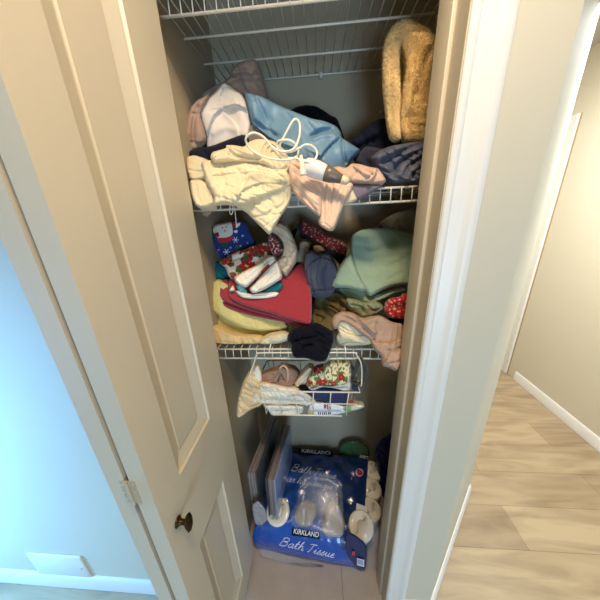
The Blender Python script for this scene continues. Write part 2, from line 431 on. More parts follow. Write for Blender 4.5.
TEAL = cloth('teal_cotton', (20, 112, 116)); OLIVE = cloth('olive_cotton', (120, 104, 58)); GREYBLUE = cloth('grey_blue_cotton', (88, 88, 100), sheen=.05)
DUSTY = cloth('dusty_tan_cotton', (184, 152, 128)); LINEN = cloth('linen_white', (240, 232, 214))

# ================================================================ SHELF 1
heap('pillowcase', [(184, 150), (183, 128), (190, 108), (200, 95), (214, 86), (228, 80), (232, 70), (241, 61), (256, 58), (262, 72), (266, 90), (269, 98), (262, 118), (255, 190), (195, 188)], .965, TAUPE,
     'taupe pillowcase rumpled behind the white one at the left of the middle shelf', 'pillowcase', tf=.05, tb=.06,
     creases=[([(192, 140), (197, 118), (203, 98), (214, 91)], .012, -.03), ([(214, 91), (240, 78), (262, 78)], .012, .02), ([(232, 74), (246, 73), (254, 77)], .008, -.02)],
     steps=[([(262, 80), (232, 80), (205, 92), (192, 110)], .02, .03)], noises=[(.006, 14, 6, .6)], ymax=1.06)
heap('pillowcase', [(186, 152), (185, 130), (190, 108), (197, 100), (205, 96), (212, 90), (206, 104), (201, 116), (204, 128), (207, 140), (200, 150)], .82, TAUPE,
     'narrow taupe cloth hanging beside the white bundle at the left end of the middle shelf', 'cloth', tf=.03, tb=.03, R=.02,
     creases=[([(194, 145), (194, 125), (199, 103)], .007, -.014)], noises=[(.003, 20, 6, 1.3)])
heap('cloth_bundle', [(198, 112), (206, 100), (214, 93), (224, 81), (234, 88), (243, 94), (248, 104), (250, 114), (252, 126), (250, 140), (240, 152), (240, 190), (205, 190), (207, 140), (203, 126)], .86, WHITE,
     'white crumpled bundle between taupe cloth and blue bag', 'bundle', tf=.045, tb=.03, R=.05,
     steps=[([(207, 140), (213, 120), (222, 110), (238, 106), (248, 112)], .012, .05), ([(222, 110), (221, 98), (225, 84)], .008, .03), ([(236, 150), (238, 128), (222, 110)], .008, .025)],
     creases=[([(216, 104), (228, 106), (242, 104)], .003, .004), ([(238, 96), (246, 112), (251, 122)], .006, -.008), ([(212, 136), (224, 128), (240, 132)], .010, .006)], noises=[(.0015, 14, 14, .4)], ymax=1.06)
heap('garment', [(184, 150), (190, 150), (200, 148), (212, 146), (232, 138), (244, 134), (250, 140), (248, 152), (240, 190), (190, 190), (184, 170)], .80, NAVY,
     'dark navy cloth tucked above the cream sheet at the left', 'cloth', tf=.03, tb=.07, noises=[(.008, 20, 9, .3)])
heap('bag_liner', [(240, 138), (248, 128), (254, 120), (262, 132), (275, 146), (290, 160), (290, 190), (240, 190)], .84, cloth('grey_lining', (126, 116, 104)),
     'grey cloth fold showing under the left end of blue bag', 'cloth', tf=.02, tb=.04)
def blue_text(x, y, V):
    c = rgbs(len(x), (84, 160, 196)); return c
blueb = heap('bag', [(243, 92), (252, 94), (264, 97), (275, 103), (288, 109), (300, 114), (312, 119), (325, 121), (336, 126), (341, 132), (342, 138), (350, 143), (361, 150), (357, 155), (352, 160), (347, 170), (340, 185), (300, 190), (284, 178), (276, 150), (262, 134), (252, 126), (249, 115)], .84, SKY,
     'sky blue fabric bag lying across the middle shelf behind the white cord', 'bag', tf=.07, tb=.06, R=.05, tilt=.25, flat=.6,
     creases=[([(249, 112), (253, 122), (264, 130), (282, 140)], .007, -.016), ([(255, 100), (266, 118), (272, 126)], .014, -.012), ([(310, 139), (320, 133), (333, 131)], .006, -.018), ([(311, 143), (322, 138), (336, 137)], .008, .010), ([(342, 138), (343, 152), (346, 166)], .005, -.016)],
     steps=[([(320, 160), (326, 150), (340, 138)], .014, .03), ([(262, 134), (282, 146), (300, 152)], .008, .03)], noises=[(.003, 14, 8, .5)], ymax=1.06)
heap('garment', [(288, 112), (296, 107), (306, 105), (316, 106), (323, 110), (330, 115), (337, 118), (341, 128), (345, 140), (348, 190), (300, 190)], .97, BLACKC,
     'black garment humped behind the blue bag against the back wall', 'garment', tf=.04, tb=.05, noises=[(.006, 12, 8, .5)], ymax=1.06)
CR = (248, 195)
cs = heap('sheet', [(200, 163), (206, 160), (222, 161), (240, 159), (258, 158), (276, 161), (286, 168), (291, 178), (291, 186), (284, 190), (270, 195), (258, 199), (246, 206), (236, 206), (224, 205), (214, 206), (214, 196), (206, 184), (204, 174)], .665, CREAM,
     'cream sheet heaped at the left front with a point hanging over the shelf edge', 'sheet', ref=CR, tilt=.75, tf=.030, tb=.11, R=.030, res=.002, zcut=.055,
     steps=[([(236, 177), (226, 179), (214, 181), (204, 181)], .010, .03), ([(236, 205), (244, 192), (262, 184), (280, 184), (290, 182)], .008, .02)],
     creases=[([(208, 170), (210, 163), (206, 158)], .004, -.012), ([(250, 176), (243, 190), (240, 200)], .0028, -.006), ([(246, 174), (262, 174), (280, 180)], .0028, -.006), ([(252, 175), (248, 188), (236, 198)], .006, .006),
              ([(228, 186), (222, 196), (217, 203)], .003, -.006), ([(210, 176), (230, 170), (250, 168)], .010, .007), ([(275, 172), (283, 180), (287, 190)], .005, -.008), ([(212, 178), (232, 175), (250, 175)], .003, -.007),
              ([(256, 176), (262, 184), (262, 194)], .003, -.005), ([(266, 168), (276, 172), (286, 174)], .003, -.005), ([(230, 180), (226, 192), (230, 203)], .004, .004)],
     noises=[(.0028, 30, 9, 1.2), (.0014, 60, 22, .5)])
heap('hanging_corner', [(234, 206), (246, 200), (262, 194), (280, 187), (291, 184), (292, 196), (288, 206), (281, 216), (270, 236), (264, 230), (256, 222), (246, 212)], .672, CREAM, ref=CR, tilt=.35, tf=.014, tb=.016, R=.012, res=.002, parent=cs,
     creases=[([(250, 219), (262, 216), (283, 214)], .0022, -.004), ([(284, 190), (286, 200), (279, 208), (270, 206)], .004, -.007), ([(255, 205), (265, 212), (277, 205)], .005, .006), ([(268, 198), (274, 206), (268, 214)], .004, -.005), ([(262, 228), (272, 222), (283, 212)], .002, -.003)], noises=[(.0016, 26, 10, .6)])
heap('folded_end', [(186, 157), (194, 155), (204, 158), (212, 162), (211, 172), (206, 178), (190, 181), (187, 170)], .69, CREAM, ref=CR, tilt=.6, tf=.018, tb=.05, R=.012, res=.002, parent=cs, creases=[([(188, 170), (198, 172), (209, 171)], .003, -.006)], noises=[(.0018, 26, 10, .9)])
heap('folded_end', [(189, 180), (200, 179), (208, 184), (214, 192), (216, 204), (210, 208), (196, 207), (191, 196)], .685, CREAM, ref=CR, tilt=.6, tf=.020, tb=.05, R=.014, res=.002, parent=cs, creases=[([(196, 184), (198, 196), (202, 206)], .003, -.006), ([(206, 186), (212, 196), (210, 205)], .005, .005)], noises=[(.0018, 26, 10, .2)])
heap('sheet', [(210, 158), (212, 152), (220, 150), (226, 148), (226, 145), (234, 145), (244, 147), (248, 142), (256, 139), (266, 139), (276, 142), (285, 150), (290, 160), (291, 168), (286, 175), (276, 172), (262, 164), (236, 162), (215, 164)], .715, IVORY,
     'ivory sheet folded into a roll on top of the cream sheet', 'sheet', tilt=.2, tf=.035, tb=.06, R=.02, res=.0014,
     creases=[([(229, 150), (236, 156), (250, 159), (262, 160)], .0035, -.012), ([(226, 147), (233, 147), (245, 153), (262, 156)], .0035, .006), ([(228, 154), (240, 160), (262, 163)], .003, -.008),
              ([(263, 158), (264, 148), (270, 142), (278, 146), (284, 156)], .0025, -.009), ([(267, 160), (268, 150), (273, 146), (280, 154)], .0025, -.009), ([(271, 162), (272, 152), (277, 156), (283, 164)], .0025, -.008), ([(272, 170), (280, 172), (287, 167)], .003, -.008),
              ([(216, 160), (222, 152)], .004, -.006)], noises=[(.0025, 26, 12, .2)])
ps = heap('sheet', [(321, 182), (330, 178), (345, 180), (354, 184), (351, 192), (345, 203), (341, 214), (334, 231), (328, 231), (320, 226), (318, 222), (320, 214), (320, 198)], .655, PINK,
     'pinkish beige sheet draped over the shelf edge beside the cream one', 'sheet', tilt=.45, tf=.018, tb=.05, R=.014, zcut=.055, res=.0018,
     creases=[([(324, 226), (324, 205), (325, 184)], .0025, -.006), ([(330, 216), (331, 200), (333, 183)], .003, -.005), ([(336, 208), (340, 192), (344, 184)], .003, -.005), ([(319, 222), (326, 225), (332, 230)], .002, -.003), ([(327, 222), (328, 204), (329, 184)], .002, -.003)],
     noises=[(.0022, 46, 6, .12)])
heap('gathered_side', [(288, 158), (293, 157), (300, 163), (308, 169), (318, 172), (326, 178), (324, 190), (322, 206), (321, 218), (308, 208), (298, 199), (292, 190), (289, 176)], .675, PINK, tilt=.55, tf=.020, tb=.06, R=.016, res=.0018, zcut=.055, parent=ps,
     steps=[([(322, 200), (306, 188), (290, 168)], .008, .014)], creases=[([(318, 214), (304, 198), (291, 182)], .003, -.007), ([(321, 192), (308, 180), (296, 166)], .003, -.006), ([(320, 206), (308, 196), (294, 180)], .003, .004)], noises=[(.0018, 40, 7, .75)])
heap('pillowcase', [(330, 168), (338, 166), (346, 168), (352, 163), (360, 164), (370, 167), (378, 168), (382, 173), (387, 182), (378, 184), (362, 184), (350, 183), (338, 180)], .70, cloth('beige_hemmed', (206, 172, 146)),
     'beige folded pillowcase with a double stitched hem right of the handheld appliance', 'pillowcase', tilt=.4, tf=.025, tb=.07, R=.02,
     steps=[([(377, 169), (374, 177), (367, 183), (352, 182)], -.012, .02), ([(352, 166), (362, 174), (370, 178)], .008, .02)], creases=[([(354, 164), (364, 170), (373, 176)], .003, -.008), ([(375, 168), (371, 176), (364, 181)], .002, -.005)],
     noises=[(.002, 20, 8, -.4)], foot=.056)
heap('cloth', [(351, 184), (366, 184), (384, 185), (372, 193), (362, 199), (354, 202), (350, 198)], .688, cloth('mauve_grey', (124, 112, 120)),
     'mauve grey cloth corner folded over the wire shelf edge', 'cloth', tf=.010, tb=.008, R=.02)
heap('cloth', [(343, 192), (351, 186), (356, 196), (358, 200), (350, 204), (342, 204)], .678, CREAM, 'small cream cloth corner under the mauve grey one', 'cloth', tf=.007, tb=.008, R=.01)
heap('garment', [(350, 141), (356, 136), (364, 129), (372, 122), (382, 118), (388, 119), (396, 128), (402, 142), (400, 165), (390, 186), (360, 186), (358, 165), (352, 158)], .93, NAVY,
     'dark navy garment heaped behind the slate cloth under the golden fleece', 'garment', tf=.05, tb=.07, creases=[([(356, 150), (372, 142), (388, 140)], .010, -.014), ([(372, 135), (384, 130), (392, 142)], .010, .010)], noises=[(.008, 14, 7, .5)], ymax=1.06, foot=.056)
heap('garment', [(352, 162), (360, 152), (366, 146), (378, 148), (390, 150), (390, 186), (374, 186), (362, 178)], .84, cloth('dark_charcoal', (44, 46, 58)),
     'charcoal cloth fold beside the point of the blue bag', 'cloth', tf=.04, tb=.04, noises=[(.006, 18, 8, .8)], foot=.056)
heap('garment', [(370, 158), (378, 151), (390, 146), (402, 144), (414, 142), (428, 141), (431, 160), (430, 184), (420, 184), (405, 184), (392, 184), (384, 178), (376, 168)], .745, SLATE,
     'slate blue wrinkled cloth at the right end of the middle shelf', 'cloth', tilt=.35, tf=.045, tb=.08, R=.035,
     creases=[([(378, 166), (392, 158), (408, 150), (420, 144)], .006, -.012), ([(392, 176), (398, 165), (412, 156), (426, 150)], .005, -.014), ([(402, 180), (408, 168), (420, 160), (430, 156)], .004, -.012), ([(410, 182), (416, 172), (428, 166)], .004, -.012), ([(375, 160), (392, 153), (402, 148)], .010, .010)],
     noises=[(.006, 34, 10, .9)], foot=.056)
def fuzz(ob, n, ln, r=.0006):
    pass
fb = heap('fleece_blanket', [(397, 25), (404, 20), (414, 22), (425, 28), (434, 36), (440, 48), (441, 80), (437, 115), (431, 141), (418, 141), (404, 142), (400, 130), (402, 108), (404, 85), (406, 64), (402, 50), (397, 38)], .80, FLEECE,
     'golden yellow fleece blanket folded upright at the right on the middle shelf', 'blanket', tf=.05, tb=.09, R=.035, res=.002, fine=.0018, fuzz=(22000, .0042), flat=.3,
     creases=[([(414, 100), (419, 84), (424, 62), (430, 48)], .008, -.014), ([(411, 55), (409, 85), (408, 115)], .008, .010), ([(424, 105), (420, 125)], .02, .010)], ymax=1.06)
heap('folded_edge', [(383, 56), (385, 42), (390, 31), (397, 24), (404, 21), (410, 26), (408, 36), (402, 44), (399, 54), (399, 72), (400, 95), (399, 118), (401, 138), (396, 142), (390, 139), (387, 125), (385, 105), (383, 82)], .795, FLEECE, tf=.045, tb=.07, R=.028, res=.002, fine=.0018, fuzz=(12000, .0042), flat=.3, parent=fb)
heap('inner_fold', [(392, 45), (402, 36), (410, 50), (410, 100), (405, 138), (394, 136), (390, 90)], .86, FLEECE, tf=.02, tb=.03, R=.02, parent=fb)
# the handheld appliance with its cord and plug
ap = thing('handheld_appliance', tuple(onY(322, 186, .62)), 'white and grey handheld appliance with a looped white cord, lying on pinkish sheet', 'appliance')
WPL = mat('white_plastic', (236, 226, 216), rough=.3, coat=.2); GPL = mat('grey_plastic', (112, 98, 84), rough=.35)
CORD = mat('white_cord', (240, 230, 206), rough=.4)
a0, a1 = Vector(onY(304, 165, .625)), Vector(onY(349, 182, .612)); ax = a1-a0
def lathe(name, prof, m, n=20):
    mb = MB(); mb.tube([a0+ax*t for t, r in prof], [r for t, r in prof], n); return mb.build(name, m, ap)
lathe('body', [(-.02, .004), (0, .012), (.05, .0175), (.15, .0195), (.3, .0195), (.42, .018), (.5, .0165)], WPL)
lathe('grip', [(.47, .0155), (.48, .0175), (.6, .0165), (.72, .0125), (.84, .0095), (.85, .006)], GPL)
lathe('tip', [(.80, .006), (.83, .0095), (.92, .0092), (.98, .007), (1.0, .002)], mat('cream_tip', (238, 214, 168), rough=.4), 14)
p = Vector(onY(319, 169, .606)); MB().tube([p, p+Vector((0, -.002, 0))], .0022, 10).build('button', GPL, ap)
def cordpx(L, dep):
    out = []
    for i, (x, y) in enumerate(L):
        d = dep[i] if isinstance(dep, list) else dep
        out.append(onY(235+x/6.667, 90+y/6.667, d))
    return spline(out, 7)
random.seed(3)
P1 = [(480, 500), (455, 478), (432, 448), (455, 466), (500, 482), (538, 456), (546, 412), (512, 372), (465, 366), (420, 392), (365, 412), (322, 402), (300, 368), (345, 278), (385, 208), (412, 197), (432, 235), (427, 318), (395, 388), (330, 412), (255, 385), (195, 318), (140, 287), (95, 295), (72, 335), (108, 398), (180, 440), (260, 462), (350, 466), (398, 452), (420, 425), (414, 372), (368, 337), (318, 334), (282, 352), (300, 420), (360, 452), (410, 455), (432, 470)]
D1 = [.612+.006*math.sin(i*1.3) for i in range(len(P1))]
MB().tube(cordpx(P1, D1), .0024, 8).build('cord', CORD, ap)
pl = MB(); q0, q1 = Vector(onY(301, 155, .606)), Vector(onY(303, 175, .604)); dx = q1-q0
pl.tube([q0+dx*t for t in (0, .3, .35, .75, .8, 1)], [.003, .0042, .0062, .0062, .0085, .0082], 10)
po = pl.build('plug', CORD, ap, smooth='auto')

# string hanging off the shelf edge
st = [onY(229.5, 207, .692), onY(230, 213, .69), onY(231.5, 214.5, .69), onY(233, 210, .69), onY(232, 204, .692), onY(234, 206, .69), onY(235.5, 215, .69), onY(236.5, 228, .69)]
MB().tube(spline(st, 6), .0012, 6).build('string', CORD, label='thin white string looped on the shelf edge above the snowman cloth', cat='string')
# loose paper/tissue poking through the wires at left; its shade is put into the dim taupe
heap('tissue', [(200, 209), (210, 210), (213, 212), (207, 217), (202, 215)], .72, TAUPE, 'small scrap of cloth poking below the middle shelf at the left', 'cloth', tf=.004, tb=.004, R=.006, res=.002)
MB().tube([onY(381, 112, 1.07), onY(381, 112, YB+.002)], .006, 10).build('wall_anchor', WIRE, label='small round white anchor on the back wall left of the golden fleece', cat='anchor')

# ================================================================ SHELF 2
Z2 = -.4145
yt = heap('towel', [(211, 284), (218, 278), (232, 284), (262, 300), (285, 318), (290, 328), (278, 331), (262, 331), (246, 329), (230, 322), (216, 314), (208, 306)], .768, YELLOW,
     'pale yellow folded towel under the red towel, edges layered', 'towel', tilt=.45, ref=(250, 320), tf=.026, tb=.03, R=.012, res=.0025, fine=.002, noises=[(.002, 20, 10, .3)], foot=Z2, fuzz=(2500, .0028))
heap('folded_layer', [(208, 304), (222, 312), (246, 322), (266, 326), (280, 329), (277, 333), (262, 337), (244, 336), (228, 330), (215, 323), (209, 314)], .797, YELLOW, tilt=.45, ref=(250, 320), tf=.018, tb=.04, R=.010, res=.0025, fine=.002, foot=Z2, parent=yt, fuzz=(2000, .0028))
heap('towel', [(212, 324), (226, 331), (240, 335), (260, 335), (266, 338), (264, 344), (250, 345), (230, 345), (214, 344), (210, 335)], .74, PEACH,
     'peach folded towel lying flat on the wire shelf beneath the yellow one', 'towel', tilt=.2, tf=.03, tb=.1, R=.014, res=.0025,
     creases=[([(216, 341), (230, 342), (245, 343)], .002, -.006), ([(240, 336), (242, 344)], .003, -.008), ([(244, 340), (256, 337), (264, 338)], .002, -.006)], noises=[(.003, 24, 14, .2)], foot=Z2)
heap('cloth', [(262, 338), (270, 334), (284, 331), (292, 334), (288, 341), (276, 344), (262, 345), (258, 342)], .725, cloth('off_white_terry', (232, 220, 182), bump=.8),
     'off-white cloth end poking out between yellow towel and black garment', 'cloth', tf=.03, tb=.06, R=.015, noises=[(.003, 24, 14, .5)], foot=Z2)
heap('cloth', [(213, 264), (216, 260), (228, 268), (246, 280), (270, 288), (296, 272), (300, 262), (298, 282), (288, 300), (260, 304), (222, 284), (214, 278)], .86, TEAL,
     'teal cloth under the napkins at the left of the lower shelf', 'cloth', tf=.035, tb=.03, R=.02, noises=[(.005, 22, 12, .5)])
rt = heap('towel', [(229, 278), (240, 277), (256, 280), (272, 280), (296, 266), (302, 261), (309, 276), (312, 296), (312, 316), (311, 326), (300, 323), (288, 319), (270, 313), (252, 308), (238, 303), (229, 298), (228, 288)], .742, RED,
     'red terry towel folded in layers on top of the yellow one', 'towel', tilt=.9, ref=(266, 300), tf=.020, tb=.02, R=.010, res=.0022, fine=.0014, flat=.8, creases=[([(262, 297), (266, 303), (268, 312)], .006, .0015)])
for dy_, dd_ in ((4, .018), (10, .038)):
    heap('folded_layer', [(222-dy_*.3, 280), (229, 279), (240, 300), (270, 308), (300, 318), (311, 320), (310.5, 327+dy_*.3), (300, 325+dy_*.25), (286, 319+dy_*.35), (268, 313+dy_*.6), (248, 307+dy_*.8), (232, 300+dy_), (223, 298+dy_*.8), (219, 292+dy_*.5)], .742+dd_, RED, tilt=.9, ref=(266, 300), tf=.013, tb=.02, R=.005, res=.0020, fine=.0010, flat=.9, parent=rt)
# snowman print cloth
def snow(x, y, V):
    c = rgbs(len(x), (24, 50, 120))
    def P(poly, col): c[inpx(x, y, poly)] = lin(col)
    P([(209, 229), (214, 224), (224, 222), (232, 222), (234, 234), (228, 238), (220, 239), (214, 235)], (222, 212, 196))
    P([(209, 226), (214, 224), (213, 232), (218, 236), (214, 238), (209, 232)], (40, 66, 50))
    P([(217, 238), (226, 238), (234, 235), (232, 241), (224, 244), (219, 242)], (186, 32, 48)); P([(215, 233), (219, 232), (220, 237), (216, 237)], (150, 24, 40))
    P([(221, 242), (230, 243), (227, 248), (222, 246)], (30, 84, 52)); P([(237, 224), (241, 222), (240, 226), (237, 228)], (232, 224, 214)); P([(234, 231), (238, 230), (238, 233), (235, 233)], (232, 224, 214))
    P([(236, 245), (243, 246), (239, 250), (236, 249)], (40, 96, 70)); P([(232, 222), (236, 222), (236, 227), (233, 229)], (170, 30, 44)); P([(230, 252), (240, 250), (246, 252), (236, 256)], (170, 30, 44))
    for cx, cy, r in ((236, 240, 3), (227, 252, 3.2), (243, 236, 1.2), (248, 243, 1), (241, 246, 1), (231, 248, 1), (219, 250, 1), (246, 250, 1.2), (225, 229, .5)):
        dx, dy = x-cx, y-cy; rr = np.hypot(dx, dy); an = np.arctan2(dy, dx)
        m = (rr < r) & ((np.abs(np.sin(3*an)) < .42) | (rr < r*.35)); c[m] = lin((228, 230, 238))
    for ex, ey in ((223, 228), (227, 227)): c[np.hypot(x-ex, y-ey) < .7] = lin((30, 24, 24))
    c[np.hypot(x-225.5, y-231) < 1.0] = lin((214, 120, 84))
    return c
heap('printed_cloth', [(210, 229), (216, 224), (226, 222), (236, 220), (246, 222), (250, 232), (256, 242), (254, 248), (246, 258), (228, 262), (219, 258), (215, 248), (212, 238)], .86, PAINT,
     'blue winter print cloth with a snowman and snowflakes, below the cream sheet', 'cloth', tilt=.2, tf=.03, tb=.05, R=.012, res=.0014, paint=snow,
     creases=[([(216, 262), (218, 250), (216, 240)], .004, -.006), ([(246, 223), (252, 234), (255, 243)], .002, .005)], noises=[(.003, 16, 8, .4)])
def poinset(flowers, base=(226, 214, 190), leafc=(70, 92, 50)):
    def f(x, y, V):
        c = rgbs(len(x), base)
        wn = np.array([[noise.noise(Vector((a*.35, b*.35, 1.5))), noise.noise(Vector((a*.35, b*.35, 8.5)))] for a, b in zip(x, y)]); x = x+wn[:, 0]*2.2; y = y+wn[:, 1]*2.2
        for cx, cy, r, ph in flowers:
            dx, dy = x-cx, (y-cy)*1.15; rr = np.hypot(dx, dy)/r; an = np.arctan2(dy, dx)-ph
            m = (rr < 1.35*np.abs(np.cos(an*1.5+.6))**1.2); c[m] = lin(leafc)
            m2 = rr < .45+.55*np.abs(np.cos(3*an)); sh = .75+.4*np.abs(np.cos(6*an))
            c[m2] = np.array(lin((160, 24, 26)))[None]*np.stack([sh[m2], sh[m2], sh[m2], np.ones(m2.sum())], 1)
            c[rr < .14] = lin((214, 170, 60))
        return c
    return f
def blotch(base, c1, c2, f=.45, t1=.12, t2=.25, s=3.):
    def g(x, y, V):
        c = rgbs(len(x), base); a = np.array([noise.noise(Vector((p*f, q*f, s))) for p, q in zip(x, y)]); b = np.array([noise.noise(Vector((p*f*1.4, q*f*1.4, s+20))) for p, q in zip(x, y)])
        c[a > t1] = lin(c1); c[b > t2] = lin(c2); return c
    return g
heap('printed_cloth', [(218, 262), (226, 257), (238, 251), (250, 247), (262, 242), (272, 243), (276, 254), (264, 264), (252, 272), (240, 278), (236, 282), (228, 276), (226, 268)], .80, PAINT,
     'poinsettia print cloth with red flowers, draped beneath the snowman print', 'cloth', tilt=.5, tf=.03, tb=.04, R=.012, res=.0014, paint=poinset([(249, 254, 9, .2), (247, 266, 9.5, .9), (262, 250, 8, .4), (228, 262, 6, 1.4), (236, 277, 5, .3), (272, 250, 6, .5)]),
     creases=[([(226, 262), (240, 258), (256, 254)], .005, -.006)], noises=[(.002, 20, 10, .5)])
heap('scarf', [(272, 224), (280, 222), (288, 226), (293, 236), (298, 250), (297, 262), (291, 270), (287, 278), (280, 272), (274, 262), (282, 254), (283, 244), (278, 236), (270, 232)], .80, cloth('oatmeal_cotton', (206, 188, 160)),
     'oatmeal cloth twisted down right of the poinsettia print', 'cloth', tf=.04, tb=.03, R=.025, creases=[([(276, 228), (286, 240), (287, 254), (276, 258)], .005, -.012), ([(290, 250), (288, 264), (280, 268)], .005, -.010), ([(280, 256), (290, 256), (296, 250)], .004, -.008)], noises=[(.003, 24, 10, .9)])
heap('bow', [(268, 236), (272, 233), (277, 238), (281, 246), (284, 250), (278, 256), (272, 254), (269, 246)], .775, PAINT, 'small dark red holly print cloth tucked beside the oatmeal cloth', 'cloth', tf=.02, tb=.02, R=.012, res=.0014,
     paint=blotch((128, 26, 36), (90, 20, 30), (214, 200, 180)))
# two white napkins and the folded stack below
heap('napkin', [(228, 292), (240, 290), (250, 294), (262, 292), (276, 291), (280, 293), (277, 297), (266, 299), (250, 299), (242, 298), (236, 293), (233, 284)], .742, LINEN,
     'white napkins with teal edging folded flat on the red towel', 'napkin', tilt=.5, tf=.018, tb=.02, R=.006, res=.0018, creases=[([(238, 295), (252, 296), (276, 294)], .0015, -.005), ([(240, 297), (256, 297.5), (270, 297)], .0012, -.004)])
heap('cloth', [(262, 292), (270, 286), (280, 281), (284, 284), (281, 290), (272, 293)], .745, TEAL, 'small fold of teal cloth right of the white napkins', 'cloth', tf=.016, tb=.02, R=.008, res=.002)
heap('cloth', [(235, 284), (243, 285), (248, 292), (246, 297), (240, 294)], .738, mat('teal_print', (120, 176, 172), rough=.9, var=.5, vscale=180), 'pale teal patterned cloth corner under the left napkin', 'cloth', tf=.012, tb=.012, R=.006, res=.002)
heap('napkin', [(234, 277), (246, 270), (258, 264), (268, 256), (275, 255), (277, 262), (268, 268), (260, 276), (252, 283), (246, 288), (240, 286), (235, 282)], .752, LINEN,
     'white napkin with rounded fold, left one of the pair on the red towel', 'napkin', tilt=.35, tf=.028, tb=.02, R=.010, res=.0018, creases=[([(241, 284), (252, 276), (262, 266)], .002, -.004), ([(236, 278), (240, 283), (246, 284)], .002, .003)], noises=[(.0015, 20, 8, .6)])
heap('napkin', [(249, 289), (256, 282), (264, 273), (272, 264), (278, 260), (280, 268), (283, 278), (274, 284), (264, 290), (256, 293), (252, 293)], .735, LINEN,
     'white napkin with rounded fold, right one of the pair on the red towel', 'napkin', tilt=.35, tf=.026, tb=.02, R=.009, res=.0018, steps=[([(256, 292), (268, 281), (280, 270)], -.006, .02)], noises=[(.0015, 20, 8, .6)])
MB().rbox(-.002, .002, 0, 0, 0, 0, r=.0) if False else None
rp = [onY(249, 286, .712), onY(256, 279, .708), onY(262, 272, .706), onY(269, 265, .708)]
MB().tube(spline(rp, 5), [.0012]*5+[.0018]*5+[.0038]*6, 8).build('ribbon', cloth('dark_red_ribbon', (122, 26, 30)), label='dark red ribbon edge between the two white napkins', cat='ribbon')
heap('sock', [(299, 242), (305, 240), (310, 244), (309, 252), (305, 262), (302, 267), (296, 262), (295, 256), (299, 250)], .85, cloth('tan_sock', (170, 150, 122)), 'small tan sock standing between oatmeal cloth and grey-blue cloth', 'sock', tf=.02, tb=.02, R=.015)
heap('cloth', [(313, 246), (320, 245), (326, 251), (318, 254), (313, 253)], .87, cloth('tan_scrap', (160, 138, 112)), 'tan scrap of cloth above the grey-blue cloth', 'cloth', tf=.015, tb=.015, R=.012)
def darkprint(x, y, V):
    c = blotch((120, 20, 24), (70, 14, 18), (176, 136, 104), .4, .1, .3, 5.)(x, y, V); c[(y-(.62*(x-300)+238)) > -7.5-.04*(x-300)] = lin((18, 14, 16)); c[x < 302] = lin((18, 14, 16)); return c
heap('printed_cloth', [(296, 226), (301, 219), (308, 222), (318, 228), (330, 236), (340, 240), (348, 246), (346, 258), (341, 266), (334, 258), (322, 248), (308, 240), (300, 238)], .93, PAINT,
     'dark red printed cloth with a black border leaning at the back of the lower shelf', 'cloth', tf=.025, tb=.04, R=.014, res=.0016,
     paint=darkprint, noises=[(.003, 18, 10, -.4)])
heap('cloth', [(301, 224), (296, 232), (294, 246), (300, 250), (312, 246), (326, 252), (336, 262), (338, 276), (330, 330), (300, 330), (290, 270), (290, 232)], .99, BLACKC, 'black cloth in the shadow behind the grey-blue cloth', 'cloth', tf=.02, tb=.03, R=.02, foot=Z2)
heap('garment', [(305, 252), (312, 250), (318, 254), (328, 252), (334, 262), (338, 272), (336, 290), (330, 297), (322, 299), (314, 298), (309, 292), (306, 280), (303, 264)], .80, GREYBLUE,
     'grey-blue cloth bunched between red and green towels', 'garment', tf=.045, tb=.05, R=.025, steps=[([(334, 262), (320, 258), (308, 268), (308, 285)], .010, .02)], creases=[([(312, 262), (310, 276), (314, 294)], .003, -.008), ([(308, 291), (322, 289), (335, 288)], .003, -.010), ([(326, 262), (322, 276), (326, 288)], .003, -.006), ([(318, 264), (316, 280), (319, 290)], .003, .005)], noises=[(.003, 40, 10, .25)])
gt = heap('towel', [(351, 236), (360, 230), (372, 228), (392, 228), (416, 236), (422, 262), (418, 284), (407, 284), (392, 286), (380, 291), (370, 297), (364, 290), (358, 278), (352, 264), (350, 250)], .84, GREEN,
     'mint green terry towel piled high at the right of the lower shelf', 'towel', tilt=.6, ref=(378, 265), tf=.026, tb=.05, R=.02, res=.0024, fine=.0014, flat=.7,
     creases=[([(360, 262), (384, 264), (410, 250)], .010, .006), ([(366, 274), (384, 280), (404, 272)], .008, -.004), ([(356, 245), (376, 248), (400, 240)], .010, -.006)], noises=[(.003, 9, 6, .4)], ymax=1.06)
heap('folded_layer', [(331, 287), (332, 280), (338, 268), (346, 256), (351, 252), (354, 264), (360, 278), (367, 288), (364, 292), (350, 288), (338, 288)], .80, GREEN, tilt=.5, ref=(350, 275), tf=.026, tb=.05, R=.015, res=.0024, fine=.0014, parent=gt, noises=[(.003, 12, 7, .9)])
heap('folded_layer', [(337, 287), (350, 287), (364, 289), (371, 296), (386, 290), (406, 285), (407, 291), (394, 294), (384, 300), (372, 304), (358, 302), (347, 298), (341, 293)], .825, GREEN, tilt=.5, ref=(370, 292), tf=.024, tb=.06, R=.010, res=.0024, fine=.0014, parent=gt, creases=[([(366, 300), (384, 294), (404, 288)], .002, -.005)])
heap('cloth', [(372, 232), (382, 220), (396, 212), (416, 206), (424, 220), (424, 260), (400, 256), (380, 244)], 1.0, cloth('pale_grey', (150, 150, 132)), 'dim pale cloth behind green towel in the right back corner', 'cloth', tf=.03, tb=.03, R=.04, noises=[(.006, 12, 6, .5)], ymax=1.07)
heap('garment', [(314, 296), (322, 294), (334, 290), (346, 294), (362, 302), (366, 312), (350, 322), (338, 334), (318, 334), (312, 322)], .83, OLIVE,
     'olive cloth crumpled under the green towel', 'cloth', tilt=.3, tf=.04, tb=.06, creases=[([(322, 300), (326, 314), (322, 324)], .006, -.014), ([(334, 296), (342, 306), (336, 320)], .006, -.014)], noises=[(.006, 24, 12, .8)], foot=Z2)
